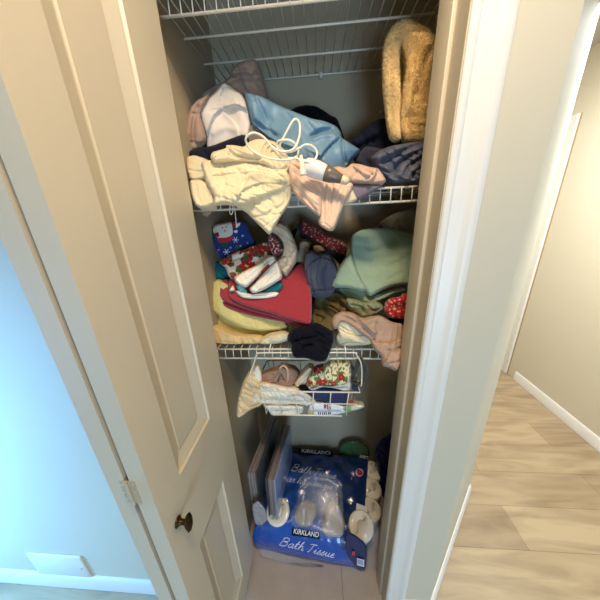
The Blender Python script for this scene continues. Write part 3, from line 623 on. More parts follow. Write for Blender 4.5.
heap('garment', [(346, 298), (358, 300), (366, 303), (374, 300), (382, 304), (384, 310), (374, 316), (362, 318), (352, 312), (346, 306)], .765, cloth('sage_stripe', (138, 142, 108), var=.35, vscale=90),
     'sage striped cloth scrunched between green towel and tan garment', 'cloth', tf=.03, tb=.04, R=.015, creases=[([(350, 304), (360, 306), (364, 314)], .004, -.012), ([(366, 304), (372, 310), (380, 308)], .004, -.012)], noises=[(.004, 36, 18, .6)])
heap('printed_cloth', [(384, 312), (386, 304), (392, 299), (402, 298), (404, 294), (410, 295), (412, 318), (402, 319), (390, 318)], .745, PAINT, 'bright red floral print cloth at the right end of the lower shelf', 'cloth', tf=.03, tb=.05, R=.012, res=.0014,
     paint=blotch((204, 26, 40), (150, 16, 28), (206, 206, 160), .3, .2, .28, 7.), noises=[(.003, 30, 20, .3)])
heap('garment', [(388, 318), (402, 316), (412, 320), (408, 345), (396, 345), (386, 328)], .80, NAVY, 'navy fold beneath red floral cloth', 'cloth', tf=.02, tb=.04, foot=Z2)
heap('garment', [(335, 322), (344, 318), (362, 322), (374, 330), (376, 343), (366, 345), (348, 346), (340, 346), (335, 338), (338, 332)], .712, cloth('cream_trouser', (238, 220, 180)),
     'cream folded garment with a stitched waistband at the shelf edge', 'garment', tf=.03, tb=.08, R=.014, res=.002, steps=[([(338, 345), (346, 338), (358, 341), (374, 341)], .008, .02)], creases=[([(336, 322), (348, 330), (372, 336)], .003, -.007), ([(338, 328), (352, 334), (372, 334)], .003, -.006), ([(340, 344), (350, 341), (368, 343)], .002, -.006)], noises=[(.003, 26, 9, .2)], foot=Z2)
heap('garment', [(331, 322), (334, 315), (342, 311), (352, 312), (362, 318), (372, 316), (380, 315), (392, 322), (404, 324), (406, 340), (402, 362), (397, 372), (390, 368), (382, 366), (381, 356), (374, 350), (370, 340), (360, 334), (350, 326), (342, 322), (336, 330), (332, 328)], .685, DUSTY,
     'dusty tan cotton garment spilling over the shelf edge at right', 'garment', tilt=.5, tf=.032, tb=.09, R=.018, res=.0024, zcut=-.415,
     steps=[([(352, 314), (366, 326), (376, 336)], .010, .02), ([(376, 342), (388, 344), (404, 338)], -.010, .02), ([(384, 362), (398, 360), (404, 356)], .008, .015)],
     creases=[([(340, 316), (352, 320), (366, 330), (376, 342)], .005, -.010), ([(376, 322), (378, 332), (372, 342)], .005, -.010), ([(386, 350), (396, 350), (402, 346)], .004, -.008), ([(346, 314), (360, 322), (370, 330)], .006, .005)], noises=[(.003, 24, 9, -.5)])
heap('garment', [(288, 334), (293, 328), (304, 326), (316, 322), (324, 326), (334, 332), (334, 340), (330, 352), (326, 361), (318, 362), (306, 358), (294, 358), (291, 350), (292, 344), (287, 340)], .676, cloth('black_navy', (17, 16, 26), sheen=.03),
     'near-black garment hanging over the edge of the lower shelf, centre', 'garment', tilt=.35, tf=.035, tb=.09, R=.02, res=.0024, zcut=-.41,
     creases=[([(292, 342), (304, 338), (318, 336)], .004, -.012), ([(300, 354), (304, 346), (314, 344)], .004, -.012), ([(310, 338), (324, 342), (330, 346)], .004, -.010), ([(306, 332), (318, 330), (326, 334)], .006, .006)], noises=[(.005, 30, 12, .6)])

# ================================================================ BASKET
bk = thing('wire_basket', (-.05, .74, -.66), 'white wire basket slung beneath the lower shelf, filled with small linens', 'basket')
def L2(a, b): return [Vector(a), Vector(b)]
xa, xb, xc, xd = -.225, .128, -.190, .100; yf, yb_ = .655, .86; zr, zb, zm = -.553, -.655, -.604
m = MB()
fr = [(-.217, yb_, -.57), (-.225, .67, -.556), (xa, yf, zr), (xb, yf, zr), (xb, .67, -.556), (.124, yb_, -.57)]
m.tube(fr, .0026, 8); m.tube([fr[-1], fr[0]], .0026, 8)
m.tube([(-.213, yb_, -.66), (-.208, yf+.004, zm), (.118, yf+.004, zm), (.118, yb_, -.66)], .0022, 8)
m.build('rim', WIRE, bk)
m = MB()
for x in (-.193, -.137, -.081, -.023, .034, .092):
    xx = x*.97-.002
    m.tube([(x, yf-.001, zr), (xx, yf+.002, zm), (xx, yf+.006, zb), (xx, yb_, zb-.004), (x, yb_, -.57)], .0018, 6)
m.tube([(-.165, yf+.004, zb), (.072, yf+.004, zb)], .0026, 8)
for y in (.72, .79, .86): m.tube([(xa+.01, y, -.57), (xa+.02, y, zb-.002), (xb-.02, y, zb-.002), (xb-.01, y, -.57)], .0018, 6)
m.build('wire_mesh', WIRE, bk)
m = MB()
m.tube(spline([(-.217, yb_, -.57), (-.228, .68, -.545), (-.232, .668, -.50), (-.212, .664, -.45), (-.20, .664, -.418), (-.185, .664, -.412), (-.05, .664, -.411), (.10, .664, -.411), (.112, .664, -.418), (.128, .665, -.45), (.133, .668, -.50), (.131, .68, -.545), (.124, yb_, -.57)], 4), .0024, 8)
for x in (-.16, .08): m.tube([(x, yb_, -.57), (x, yb_+.01, -.40), (x, .72, -.398), (x, .664, -.411)], .0024, 8)
m.build('hanger', WIRE, bk)
BGE = cloth('beige_canvas', (226, 196, 148))
heap('padded_pouch', [(249, 371), (256, 366), (262, 372), (262, 386), (264, 398), (262, 405), (250, 410), (240, 418), (236, 416), (237, 404), (240, 390), (244, 380)], .70, BGE, 'beige padded pouch poking out of the left end of wire basket', 'pouch', tf=.03, tb=.05, R=.016, res=.002,
     creases=[([(240, 414), (250, 406), (262, 402)], .003, -.008), ([(241, 386), (248, 390), (256, 392)], .006, -.010), ([(243, 412), (252, 404), (262, 399)], .003, .005), ([(242, 400), (240, 392), (246, 380)], .004, -.008)], noises=[(.003, 24, 12, .9)])
heap('cloth', [(254, 368), (258, 365), (261, 372), (262, 382), (254, 382), (253, 374)], .685, LINEN, 'cream cloth tab standing at the left corner of wire basket', 'cloth', tf=.014, tb=.02, R=.01, res=.002)
TOW = cloth('brown_terry', (176, 138, 112), bump=1, bscale=500)
wc = heap('washcloth', [(258, 378), (262, 373), (270, 370), (277, 368), (281, 364), (288, 366), (296, 368), (301, 374), (298, 382), (290, 388), (278, 388), (266, 386)], .73, TOW, 'brown terry washcloth rolled in the wire basket', 'washcloth', tf=.04, tb=.05, R=.018, res=.002, fine=.001,
     creases=[([(264, 382), (272, 381), (277, 374), (281, 367), (286, 371), (287, 380)], .003, .012), ([(278, 381), (281, 373), (284, 380)], .004, -.02), ([(262, 378), (268, 374), (274, 374)], .006, -.006)])
heap('napkin', [(252, 394), (258, 382), (268, 382), (284, 386), (300, 388), (310, 394), (318, 402), (310, 406), (296, 404), (280, 405), (262, 404), (252, 402)], .70, LINEN, 'white crumpled napkin filling the middle left of wire basket', 'napkin', tf=.032, tb=.05, R=.016, res=.002,
     steps=[([(300, 392), (284, 391), (270, 386), (262, 382)], .008, .015), ([(312, 400), (298, 394), (286, 396)], .008, .015)], creases=[([(262, 394), (276, 398), (292, 400)], .004, -.010), ([(274, 388), (284, 393), (292, 402)], .004, -.008), ([(254, 392), (262, 393)], .003, -.008)], noises=[(.005, 30, 14, .4)])
heap('napkin', [(262, 405), (270, 404), (290, 405), (304, 405), (303, 412), (298, 415), (284, 415), (272, 416), (268, 410)], .695, LINEN, 'flat white napkin on the bottom of wire basket', 'napkin', tf=.022, tb=.06, R=.01, res=.002, noises=[(.003, 40, 14, .2)])
heap('cloth', [(294, 383), (298, 376), (304, 369), (309, 365), (315, 367), (312, 376), (307, 383), (303, 388), (296, 387)], .72, cloth('ivory_roll', (240, 220, 190)), 'ivory rolled cloth left of the floral print in wire basket', 'cloth', tf=.035, tb=.05, R=.014, res=.002, creases=[([(298, 384), (304, 376), (312, 370)], .002, -.006), ([(301, 386), (307, 378), (313, 373)], .002, -.006)])
fl = poinset([(318, 368, 6.5, .3), (341, 377, 5.5, .8), (322, 382, 6, .1), (308, 383, 4, .7), (333, 383, 3.5, 0)], base=(226, 214, 170), leafc=(98, 116, 62))
def floral(x, y, V):
    c = fl(x, y, V); a = np.array([noise.noise(Vector((p*.55, q*.3, 4.))) for p, q in zip(x, y)]); m = (a > .13) & (c[:, 0] > .5); c[m] = lin((112, 124, 74)); return c
heap('printed_cloth', [(306, 384), (309, 376), (315, 366), (326, 364), (332, 361), (345, 361), (350, 362), (352, 372), (350, 382), (342, 386), (330, 385), (318, 386), (310, 388)], .695, PAINT, 'floral print cloth with red flowers and green leaves in wire basket', 'cloth', tilt=.3, tf=.03, tb=.05, R=.012, res=.0014, paint=floral, noises=[(.002, 20, 10, .4)])
heap('cloth', [(306, 386), (312, 388), (318, 384), (330, 386), (340, 383), (350, 378), (351, 390), (344, 391), (334, 388), (322, 387), (312, 391)], .684, LINEN, 'white lining cloth edge under the floral print in wire basket', 'cloth', tf=.016, tb=.02, R=.008, res=.002)
heap('pouch', [(304, 392), (312, 388), (322, 387), (334, 388), (344, 391), (350, 394), (347, 402), (343, 407), (336, 404), (322, 401), (312, 399)], .70, cloth('navy_felt', (34, 46, 92)), 'navy blue cloth pouch under the floral print in wire basket', 'pouch', tf=.018, tb=.05, R=.012, res=.002, noises=[(.002, 20, 10, .2)])
heap('pouch', [(352, 383), (359, 383), (360, 391), (354, 392), (352, 388)], .70, cloth('navy_felt_end', (40, 48, 84)), 'small navy cloth corner at the right rim of wire basket', 'cloth', tf=.01, tb=.03, R=.006, res=.002)
heap('dark_item', [(298, 386), (304, 385), (309, 388), (307, 392), (300, 391)], .685, BLACKC, 'small black item between the napkin and floral print in wire basket', 'item', tf=.01, tb=.02, R=.006, res=.002)
def packet(x, y, V):
    c = rgbs(len(x), (236, 236, 240)); c[inpx(x, y, [(343, 410), (343, 404), (352, 403), (352, 412)])] = lin((128, 178, 112)); c[x > 351] = lin((222, 214, 186))
    c[inpx(x, y, [(347, 402), (354, 403), (354, 406), (346, 405)])] = lin((196, 108, 62)); c[inpx(x, y, [(308, 411), (314, 411), (314, 414), (309, 414)])] = lin((214, 190, 60))
    for x0, y0, x1, y1 in ((324, 402, 326, 408), (327, 402, 328, 409), (329, 402, 330.5, 405), (329, 406, 331, 409), (325, 404.6, 328, 405.6)): c[(x > x0) & (x < x1) & (y > y0) & (y < y1)] = lin((150, 40, 60))
    m = (y > 411.5) & (y < 414) & (x > 318) & (x < 331) & (np.sin(x*3.2) > -.1); c[m] = lin((60, 34, 96))
    return c
heap('packet', [(307, 413), (310, 404), (320, 402), (334, 403), (344, 406), (350, 403), (364, 404), (365, 407), (358, 410), (348, 412), (336, 415), (320, 416), (309, 415)], .69, mat('packet_film', (255, 255, 255), rough=.3, attr=True, coat=.4), 'white printed packet lying along the bottom of wire basket', 'packet', tf=.016, tb=.04, R=.012, res=.0013, paint=packet)
MB().tube(spline([onY(262, 383, .705), onY(270, 382, .70), onY(276, 379, .695), onY(279, 371, .692), onY(283, 365.5, .692), onY(287, 369, .692), onY(288, 377, .695), onY(286, 384, .70)], 6), .0035, 8).build('hem', cloth('hem_terry', (214, 182, 156), bump=.8, bscale=500), wc)
BLK = cloth('black_strap', (60, 60, 54))
sp = spline([onY(350, 366, .69), onY(353, 375, .685), onY(357, 366, .68), onY(360, 359.5, .68), (onY(364, 364, .68)), onY(366, 372, .68), onY(364, 380, .68), onY(357, 384, .685), onY(351, 382, .69)], 8)
mm = MB(); n = len(sp)
for i, p in enumerate(sp): pass
mm.tube(sp, [.003+.0045*math.sin(math.pi*i/(n-1))**1 for i in range(n)], 10); 
so = mm.build('strap', BLK, label='dark looped strap at the right end of wire basket', cat='strap')
heap('cloth', [(347, 366), (352, 364), (356, 370), (355, 380), (351, 381), (348, 374)], .705, BLK, 'dark grey cloth bunched at the foot of the looped strap', 'cloth', tf=.012, tb=.02, R=.01, res=.002)

# ================================================================ FLOOR LEVEL
BLUEF = mat('blue_film', (18, 74, 160), rough=.28, bump=.5, bscale=26, coat=.6, attr=True, var=.08, vscale=10)
pk = thing('bath_tissue_pack', (0, .85, FL), 'large blue film pack of bath tissue rolls on the closet floor', 'pack')
def packbody():
    # plan corners (x,y): front-left, front-right, back-right, back-left
    A, B, Cc, D = (-.305, .685), (.165, .640), (.268, 1.04), (-.30, 1.06)
    nx, ny, nz = 90, 70, 36; V = []; Fc = []; cols = []
    zt, zb = -1.305, -1.498
    def P(u, v): 
        x = (A[0]*(1-u)+B[0]*u)*(1-v)+(D[0]*(1-u)+Cc[0]*u)*v; y = (A[1]*(1-u)+B[1]*u)*(1-v)+(D[1]*(1-u)+Cc[1]*u)*v
        return x, y
    def topz(u, v):
        e = min(u, 1-u, v, 1-v); x, y = P(u, v)
        z = zt-.028*max(0, 1-e/.10)**2
        z += .010*math.cos(u*2*math.pi*4.0)*math.cos(v*2*math.pi*3.2)*min(1, e*8)
        z += .004*noise.noise(Vector((x*22, y*22, 2)))+.0015*(1-2*abs(noise.noise(Vector((x*50, y*30, 5)))))
        return z
    def idx(i, j): return j*(nx+1)+i
    for j in range(ny+1):
        for i in range(nx+1):
            u, v = i/nx, j/ny; x, y = P(u, v); V.append((x, y, topz(u, v)))
    for j in range(ny):
        for i in range(nx): Fc.append((idx(i, j), idx(i+1, j), idx(i+1, j+1), idx(i, j+1)))
    ring = [(i/nx, 0) for i in range(nx)]+[(1, j/ny) for j in range(ny)]+[(1-i/nx, 1) for i in range(nx)]+[(0, 1-j/ny) for j in range(ny)]
    tid = [idx(i, 0) for i in range(nx)]+[idx(nx, j) for j in range(ny)]+[idx(nx-i, ny) for i in range(nx)]+[idx(0, ny-j) for j in range(ny)]
    n = len(ring); prev = tid; cx, cy = -.03, .86
    for k in range(1, nz+1):
        w = k/nz; cur = []
        for q, (u, v) in enumerate(ring):
            x, y = P(u, v); z = topz(u, v)*(1-w)+zb*w
            d = Vector((x-cx, y-cy, 0)).normalized(); bul = .020*math.sin(math.pi*min(1, w*1.05))**.7+.006*math.sin(math.pi*w)*noise.noise(Vector((x*30, y*30, z*14)))
            bul += .002*(1-2*abs(noise.noise(Vector((x*16+z*30, y*16, z*25)))))*math.sin(math.pi*w)
            fr = 1 if v == 0 else .3
            V.append((x+d.x*bul*fr, y+d.y*bul*fr, z)); cur.append(len(V)-1)
        for q in range(n): Fc.append((prev[q], prev[(q+1) % n], cur[(q+1) % n], cur[q]))
        prev = cur
    Fc.append(tuple(prev))
    VV = np.array(V); x, y = proj(VV)
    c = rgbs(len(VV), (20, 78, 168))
    def PP(poly, col, it=2): c[inpx(x, y, poly, it)] = lin(col)
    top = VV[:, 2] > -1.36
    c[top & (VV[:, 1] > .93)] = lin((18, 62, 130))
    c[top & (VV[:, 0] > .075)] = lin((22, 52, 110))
    PP([(300, 447), (332, 452), (331, 457), (299, 453)], (22, 30, 48), 0)          # dark name band on top
    PP([(293, 527), (320, 531), (319, 539), (292, 535)], (22, 26, 40), 0)          # dark name band on front
    return V, Fc, c
V_, F_, c_ = packbody()
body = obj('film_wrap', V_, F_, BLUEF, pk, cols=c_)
from mathutils.bvhtree import BVHTree
bvh = BVHTree.FromPolygons([Vector(v) for v in V_], F_)
def hit(px, py, lift=.0015):
    r = Vector(ray(px, py)).normalized(); l, nn, i, d = bvh.ray_cast(Vector((0, 0, 0)), r)
    if l is None: l = Vector(onZ(px, py, -1.3))
    return l-r*lift
WINK = mat('white_ink', (236, 236, 240), rough=.5); BLKINK = mat('black_ink', (16, 18, 26), rough=.5); REDINK = mat('red_ink', (214, 52, 66), rough=.5)
def wrapmark(name, quads, m, lift=.0015, label=None):
    V = []; Fc = []
    for Q in quads:
        k = len(V); V += [hit(x, y, lift) for x, y in Q]; Fc.append(tuple(range(k, k+len(Q))))
    return obj(name, V, Fc, m, body, smooth=False, label=label)
def textmark(name, s, p0, p1, hpx, m, shear=0, strokes=None, wid=.5, label=None):
    """letters laid on the film from p0 to p1"""
    cu = bpy.data.curves.new('t', 'FONT'); cu.body = s; cu.size = 1; cu.shear = shear; cu.offset = .012 if shear == 0 else -.004
    to = bpy.data.objects.new('t', cu); C.objects.link(to); dg = bpy.context.evaluated_depsgraph_get(); me = to.evaluated_get(dg).to_mesh()
    vs = [v.co.copy() for v in me.vertices]; fs = [list(p.vertices) for p in me.polygons]; to.to_mesh_clear() if hasattr(to, 'to_mesh_clear') else None
    w = max(v.x for v in vs); x0 = min(v.x for v in vs); C.objects.unlink(to); bpy.data.objects.remove(to)
    p0 = np.array(p0, float); p1 = np.array(p1, float); d = p1-p0; L = np.hypot(*d); d = d/L; up = np.array([d[1], -d[0]])
    V = []
    for v in vs:
        q = p0+d*((v.x-x0)/(w-x0)*L)+up*(v.y/.70*hpx); V.append(hit(q[0], q[1], .0035))
    return obj(name, V, fs, m, body, smooth=False, label=label)
G = {  # handwritten strokes, x-height 1
 'B': (1.5, [[(.35, 2), (.2, 1), (.05, 0)], [(.1, 1.8), (.6, 2.1), (1.15, 1.9), (1.1, 1.35), (.45, 1.1), (1.1, 1.0), (1.25, .4), (.8, 0), (.1, .05)]]),
 'P': (1.3, [[(.35, 2), (.2, 1), (.05, 0)], [(.1, 1.8), (.6, 2.1), (1.1, 1.9), (1.1, 1.3), (.7, 1.0), (.3, 1.05)]]),
 'T': (1.2, [[(.0, 1.85), (.5, 2.0), (1.3, 1.95)], [(.7, 1.95), (.6, 1), (.4, .05), (.2, .1)]]),
 'a': (1.0, [[(.8, .9), (.45, 1.0), (.1, .6), (.1, .15), (.4, 0), (.75, .5), (.82, .95), (.75, .2), (.9, 0), (1.05, .2)]]),
 't': (.7, [[(.0, .2), (.45, 2), (.3, 1), (.25, .2), (.45, 0), (.7, .2)], [(.05, 1.15), (.7, 1.25)]]),
 'h': (1.05, [[(0, .3), (.35, 1.4), (.45, 2.05), (.25, 1.6), (.12, 0), (.3, .75), (.6, 1.0), (.75, .7), (.7, .15), (.85, 0), (1.05, .2)]]),
 'i': (.55, [[(0, .2), (.25, .95), (.2, .2), (.35, 0), (.55, .2)], [(.35, 1.4), (.4, 1.5)]]),
 's': (.65, [[(0, .15), (.4, 1.05), (.35, .75), (.55, .35), (.35, 0), (.05, .1)], [(.5, .15), (.65, .2)]]),
 'u': (.95, [[(0, .3), (.15, .95), (.12, .3), (.3, 0), (.6, .35), (.7, .95), (.65, .2), (.8, 0), (.95, .2)]]),
 'e': (.75, [[(0, .25), (.4, .6), (.5, .9), (.3, 1.0), (.1, .6), (.15, .15), (.4, 0), (.75, .25)]]),
 'p': (.95, [[(0, .3), (.25, 1), (.1, -.9)], [(.2, .6), (.5, 1.0), (.8, .7), (.65, .1), (.3, .1), (.95, .2)]]),
 'r': (.7, [[(0, .2), (.25, 1.1), (.3, .9), (.55, .95), (.45, .3), (.55, 0), (.7, .2)]]),
 'y': (.95, [[(0, .6), (.15, 1), (.15, .3), (.35, .1), (.65, .5), (.75, 1), (.55, -.5), (.25, -.95), (.1, -.6), (.95, .2)]]),
 'g': (.95, [[(.8, .9), (.45, 1.0), (.1, .6), (.2, .1), (.6, .3), (.8, .95), (.6, -.5), (.3, -.95), (.1, -.6), (.95, .2)]]),
 'q': (.95, [[(.8, .9), (.45, 1.0), (.1, .6), (.2, .1), (.6, .3), (.8, .95), (.7, -.9), (.95, .2)]]),
 'n': (.95, [[(0, .3), (.15, 1), (.1, 0), (.35, .8), (.6, 1), (.7, .7), (.65, .15), (.8, 0), (.95, .2)]]),
 'é': (.75, [[(0, .25), (.4, .6), (.5, .9), (.3, 1.0), (.1, .6), (.15, .15), (.4, 0), (.75, .25)], [(.35, 1.3), (.6, 1.6)]]), ' ': (.45, [])}
def script(s_, p0, p1, xh, r=.0012):
    tot = sum(G[ch][0]+.08 for ch in s_); p0 = np.array(p0, float); p1 = np.array(p1, float); d = p1-p0; L = np.hypot(*d); d = d/L; up = np.array([d[1], -d[0]]); k = L/tot; cx = 0
    word = MB(); first = True
    for ch in s_+' ':
        if ch == ' ' and word.v: word.build('lettering', WINK, body); word = MB()
        for st_ in G[ch][1]:
            pts = spline([(a, b, 0) for a, b in st_], 5); word.tube([hit(*(p0+d*(cx+a+.25*b)*k+up*b*xh), .0012) for a, b, _ in pts], r, 5)
        cx += G[ch][0]+.08
textmark('lettering', 'KIRKLAND', (301.5, 452.3), (330, 455), 3.6, WINK)
script('Bath Tissue', (291, 470.5), (336, 479), 3.5)
script('Papier hygiénique', (272, 479), (333, 489.5), 3.4)
textmark('lettering', 'KIRKLAND', (293.5, 533.4), (318.5, 537.4), 5, WINK)
script('Bath Tissue', (279, 545), (334, 558), 4.2, .0013)
textmark('lettering', '380', (359, 457.5), (368, 459.5), 3, WINK)
wrapmark('name_band', [[(299, 448.5), (333, 451.5), (332, 457), (298, 454)]], BLKINK, .0022); wrapmark('name_band', [[(292, 528), (320, 532), (319.5, 539), (291.5, 535.5)]], BLKINK, .0018)
wrapmark('label_strip', [[(351, 477), (367, 480), (367, 483), (351, 480)]], mat('pink_ink', (224, 120, 128), rough=.5))
Q = []
leafpts = []
for i in range(22):
    a = math.pi*2*i/22; rr = 2.9 if i % 2 == 0 else 1.7; leafpts.append((359.5+rr*math.cos(a), 472.5+rr*math.sin(a)))
cir = [(359.5+4.1*math.cos(2*math.pi*i/20), 472.5+4.1*math.sin(2*math.pi*i/20)) for i in range(20)]
wrapmark('emblem', [cir], mat('pale_pink_ink', (226, 170, 176), rough=.5), .0016); wrapmark('emblem', [leafpts], REDINK, .0024)
wrapmark('barcode', [[(356.5, 503), (367, 507), (366.5, 513.5), (356, 510)]], WINK, .0018)
wrapmark('barcode', [[(358+i*1.25, 504.4+i*.45), (358.6+i*1.25, 504.6+i*.45), (358.4+i*1.25, 510+i*.45), (357.8+i*1.25, 509.8+i*.45)] for i in range(7)], BLKINK, .0026)
# rolls showing through the clear windows of the film, each under the film
ROLL = mat('tissue_paper', (236, 226, 206), rough=.6, coat=.35, bump=.1, bscale=150); HOLE = mat('roll_hole_shade', (34, 34, 48), rough=.7)
def roll(c, axis, r, ln, name='paper_roll', hole_shade=True):
    c = Vector(c); ax = Vector(axis).normalized(); mb = MB()
    pr = [(-ln/2, r*.9), (-ln/2+.006, r), (ln/2-.006, r), (ln/2-.001, r*.94), (ln/2, r*.86), (ln/2, r*.36), (ln/2-.004, r*.33)]
    mb.tube([c+ax*a for a, q in pr], [q for a, q in pr], 30, caps=False)
    o = mb.build(name, ROLL, pk)
    if hole_shade: MB().tube([c+ax*(ln/2-.006), c+ax*(ln/2-.005)], r*.36, 20).build('hole_shade', HOLE, o)  # dark disc standing in for the shade down the roll's hole
    return o
roll((-.205, .745, -1.335), (0, -.4, 1), .054, .10)
roll((.168, .705, -1.335), (0, -.35, 1), .054, .10)
for i, yy in enumerate((.79, .885, .98)): roll((.185+.105*(yy-.64)/.4, yy, -1.388), (.12, -.1, 1), .050, .10, hole_shade=False)
heap('paper_roll', [(297, 506), (305, 498), (315, 501), (317, 514), (311, 527), (299, 527), (294, 517)], .700, mat('roll_in_film', (158, 146, 136), rough=.3, coat=.5, bump=.4, bscale=60), tilt=2.2, ref=(310, 520), tf=.030, tb=.03, R=.025, res=.002, parent=pk, noises=[(.002, 20, 10, .2)])
heap('paper_roll', [(326, 506), (334, 498), (341, 508), (346, 524), (343, 537), (326, 537), (320, 528), (325, 516)], .700, mat('roll_in_haze', (176, 162, 152), rough=.3, coat=.5, bump=.4, bscale=60), tilt=2.2, ref=(310, 520), tf=.030, tb=.03, R=.025, res=.002, parent=pk, noises=[(.002, 20, 10, .2)])
# side flap of the pack with the count and barcode
heap('side_flap', [(346, 532), (356, 536), (366, 544), (367, 556), (366, 570), (359, 570), (351, 562), (346, 552)], .628, mat('dark_blue_film', (20, 44, 92), rough=.3, coat=.5, bump=.3, bscale=40), tf=.006, tb=.012, R=.01, res=.002, parent=pk)
def flatmark(name, quads, y, m, par):
    V = []; Fc = []
    for Q in quads:
        k = len(V); V += [onY(a, b, y) for a, b in Q]; Fc.append(tuple(range(k, k+len(Q))))
    return obj(name, V, Fc, m, par, smooth=False)
flatmark('barcode', [[(357, 558), (364, 560), (364, 567), (357, 565)]], .6205, WINK, pk)
flatmark('barcode', [[(357.6+i*1.0, 559+i*.28), (358.1+i*1.0, 559.2+i*.28), (358.1+i*1.0, 564.5+i*.28), (357.6+i*1.0, 564.2+i*.28)] for i in range(6)], .620, BLKINK, pk)
flatmark('red_mark', [[(352.5, 551), (355, 552), (354.5, 556), (352, 555)]], .6205, REDINK, pk)
FILM = mat('clear_film', (222, 226, 232), rough=.12, trans=.0, alpha=.08, coat=1, bump=1.0, bscale=45)
SLEEVE = mat('sleeve_film', (200, 205, 215), rough=.15, alpha=.10, coat=.6, bump=.6, bscale=60)
heap('clear_wrap', [(300, 476), (312, 470), (332, 474), (342, 482), (344, 505), (343, 530), (336, 540), (322, 538), (306, 530), (292, 528), (290, 514), (298, 500)], .70, FILM,
     'crumpled clear plastic bag lying on the blue tissue pack', 'plastic bag', tilt=2.2, tf=.035, tb=.012, R=.03, creases=[([(326, 482), (324, 500), (330, 530)], .006, .014), ([(310, 478), (308, 500), (300, 520)], .006, .012), ([(336, 486), (338, 510), (334, 534)], .005, -.014)], noises=[(.010, 34, 10, .2), (.005, 60, 30, 1.)])
heap('clear_wrap', [(362, 520), (376, 516), (380, 535), (377, 560), (376, 578), (368, 574), (367, 550)], .64, FILM, 'clear plastic edge of the pack standing beside right jamb', 'plastic wrap', tf=.012, tb=.01, R=.02, noises=[(.005, 30, 10, .2)])
heap('clear_wrap', [(259, 548), (272, 550), (290, 556), (312, 563), (325, 572), (318, 575), (298, 567), (276, 560), (260, 556)], .64, FILM, 'clear plastic hem along the bottom of the blue pack', 'plastic wrap', tf=.01, tb=.008, R=.012, noises=[(.003, 30, 10, .2)], foot=FL)

# flat wrapped panels standing on the pack at left
def panelstack(px_top, px_near, yn, yf_, h, n, th, cols, label, lean):
    near = onY(px_near[0], px_near[1], yn)
    t = thing('boxed_panel_set', (near[0], (yn+yf_)/2, near[2]-h), label, 'panels')
    x = near[0]
    rot = Matrix.Rotation(lean, 3, 'Y')@Matrix.Rotation(math.radians(-7.5), 3, 'Z')
    cen = (near[0]+n*th/2, (yn+yf_)/2, near[2]-h)
    for i in range(n):
        mb = MB(); mb.rbox(x+.0008, x+th-.0008, yn+.004*(i % 2), yf_-.004*(i % 3), near[2]-h, near[2]-.003*(i % 2), r=.0015, rot=rot, cen=cen)
        mb.build('panel', cols[i % len(cols)], t, smooth='auto'); x += th
    w = n*th; mb = MB(); mb.rbox(near[0]-.002, near[0]+w+.002, yn-.003, yf_+.002, near[2]-h, near[2]+.003, r=.003, rot=rot, cen=cen)
    mb.build('plastic_sleeve', SLEEVE, t, smooth='auto'); return t
c1 = mat('grey_board', (128, 118, 112), rough=.5); c2 = mat('brown_board', (132, 104, 92), rough=.5); c3 = mat('black_board', (22, 22, 26), rough=.4); c4 = mat('blue_grey_board', (128, 142, 178), rough=.3, coat=.5)
panelstack(None, (251, 474), .685, .985, .24, 5, .0075, [c1, c2, c1, c2, c3], 'grey sleeved flat panels standing on the tissue pack, left set', math.radians(1))
panelstack(None, (268, 480), .685, .965, .235, 5, .0085, [c3, c2, c1, c2, c4], 'grey sleeved flat panels with a blue-tinted face, right set on the pack', math.radians(1.5))
heap('clear_wrap', [(251, 505), (258, 500), (265, 508), (268, 520), (262, 526), (254, 524)], .66, mat('grey_film', (150, 150, 156), rough=.2, coat=1, bump=1, bscale=60), 'grey plastic wrapping bunched at the foot of the left panels', 'plastic wrap', tf=.01, tb=.01, R=.01, noises=[(.004, 50, 20, .5)])
heap('bag', [(375, 450), (379, 443), (386, 438), (394, 432), (396, 470), (392, 500), (386, 512), (382, 496), (380, 480), (377, 465)], .95, mat('navy_bag', (18, 30, 66), rough=.4, bump=.4, bscale=40), 'dark navy bag standing in the right back corner of the closet floor', 'bag', tf=.035, tb=.04, noises=[(.006, 20, 8, .5)])
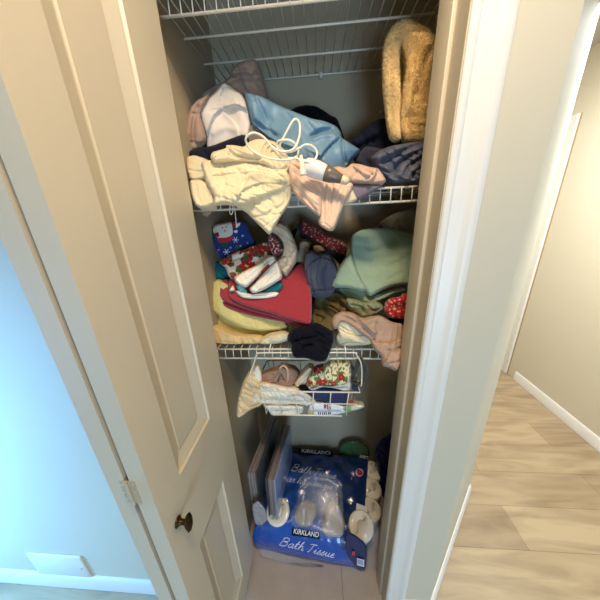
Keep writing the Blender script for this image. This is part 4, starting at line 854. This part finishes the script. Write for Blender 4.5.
heap('bag', [(338, 456), (340, 445), (350, 440), (360, 441), (368, 446), (370, 458)], 1.055, mat('green_film', (70, 104, 66), rough=.4, bump=.4, bscale=40), 'dim green bag behind the tissue pack against the back wall', 'bag', tf=.02, tb=.02, ymax=1.08, noises=[(.004, 20, 12, .5)])

# ================================================================ LIGHT
def area(name, loc, target, size, power, col, sy=None):
    l = bpy.data.lights.new(name, 'AREA'); l.energy = power; l.color = col; l.size = size
    if sy: l.shape = 'RECTANGLE'; l.size_y = sy
    o = bpy.data.objects.new(name, l); C.objects.link(o); o.location = loc
    o.rotation_euler = (Vector(target)-Vector(loc)).to_track_quat('-Z', 'Y').to_euler(); return o
area('ceiling_lamp', (.06, .05, .90), (.0, .5, -1), .20, 13.2, (1, .80, .58))
area('left_window_light', (-1.7, .20, -.7), (-.4, .32, -1.0), .24, 34, (.13, .45, 1), 1.1)
area('hall_window_light', (1.15, 1.1, .6), (1.5, 1.7, -1.5), .6, 30, (.92, .96, 1), .9)
area('room_window_light', (.5, -2.4, -.9), (.2, .6, -1.2), 1.0, 44, (.46, .70, 1), .8)
w = bpy.data.worlds.new('w'); bpy.context.scene.world = w; w.use_nodes = True
w.node_tree.nodes['Background'].inputs[0].default_value = (.6, .7, .9, 1); w.node_tree.nodes['Background'].inputs[1].default_value = .1

# ================================================================ CAMERA
cd = bpy.data.cameras.new('camera'); cam = bpy.data.objects.new('camera', cd); C.objects.link(cam)
cd.sensor_width = 36; cd.lens = 36*F/600; cd.clip_start = .01
cam.matrix_world = Matrix(((M[0][0], -M[0][1], -M[0][2], 0), (M[1][0], -M[1][1], -M[1][2], 0), (M[2][0], -M[2][1], -M[2][2], 0), (0, 0, 0, 1)))
bpy.context.scene.camera = cam
# children were built around their own thing's base; their offsets inside a part are zero. Lift everything so the floor is z = 0
for o in list(C.objects):
    if o.parent is None: o.location.z += H
sc = bpy.context.scene
sc.view_settings.view_transform = 'Standard'; sc.view_settings.look = 'None'; sc.view_settings.gamma = 1; sc.view_settings.use_curve_mapping = False
sc.view_settings.exposure = .28
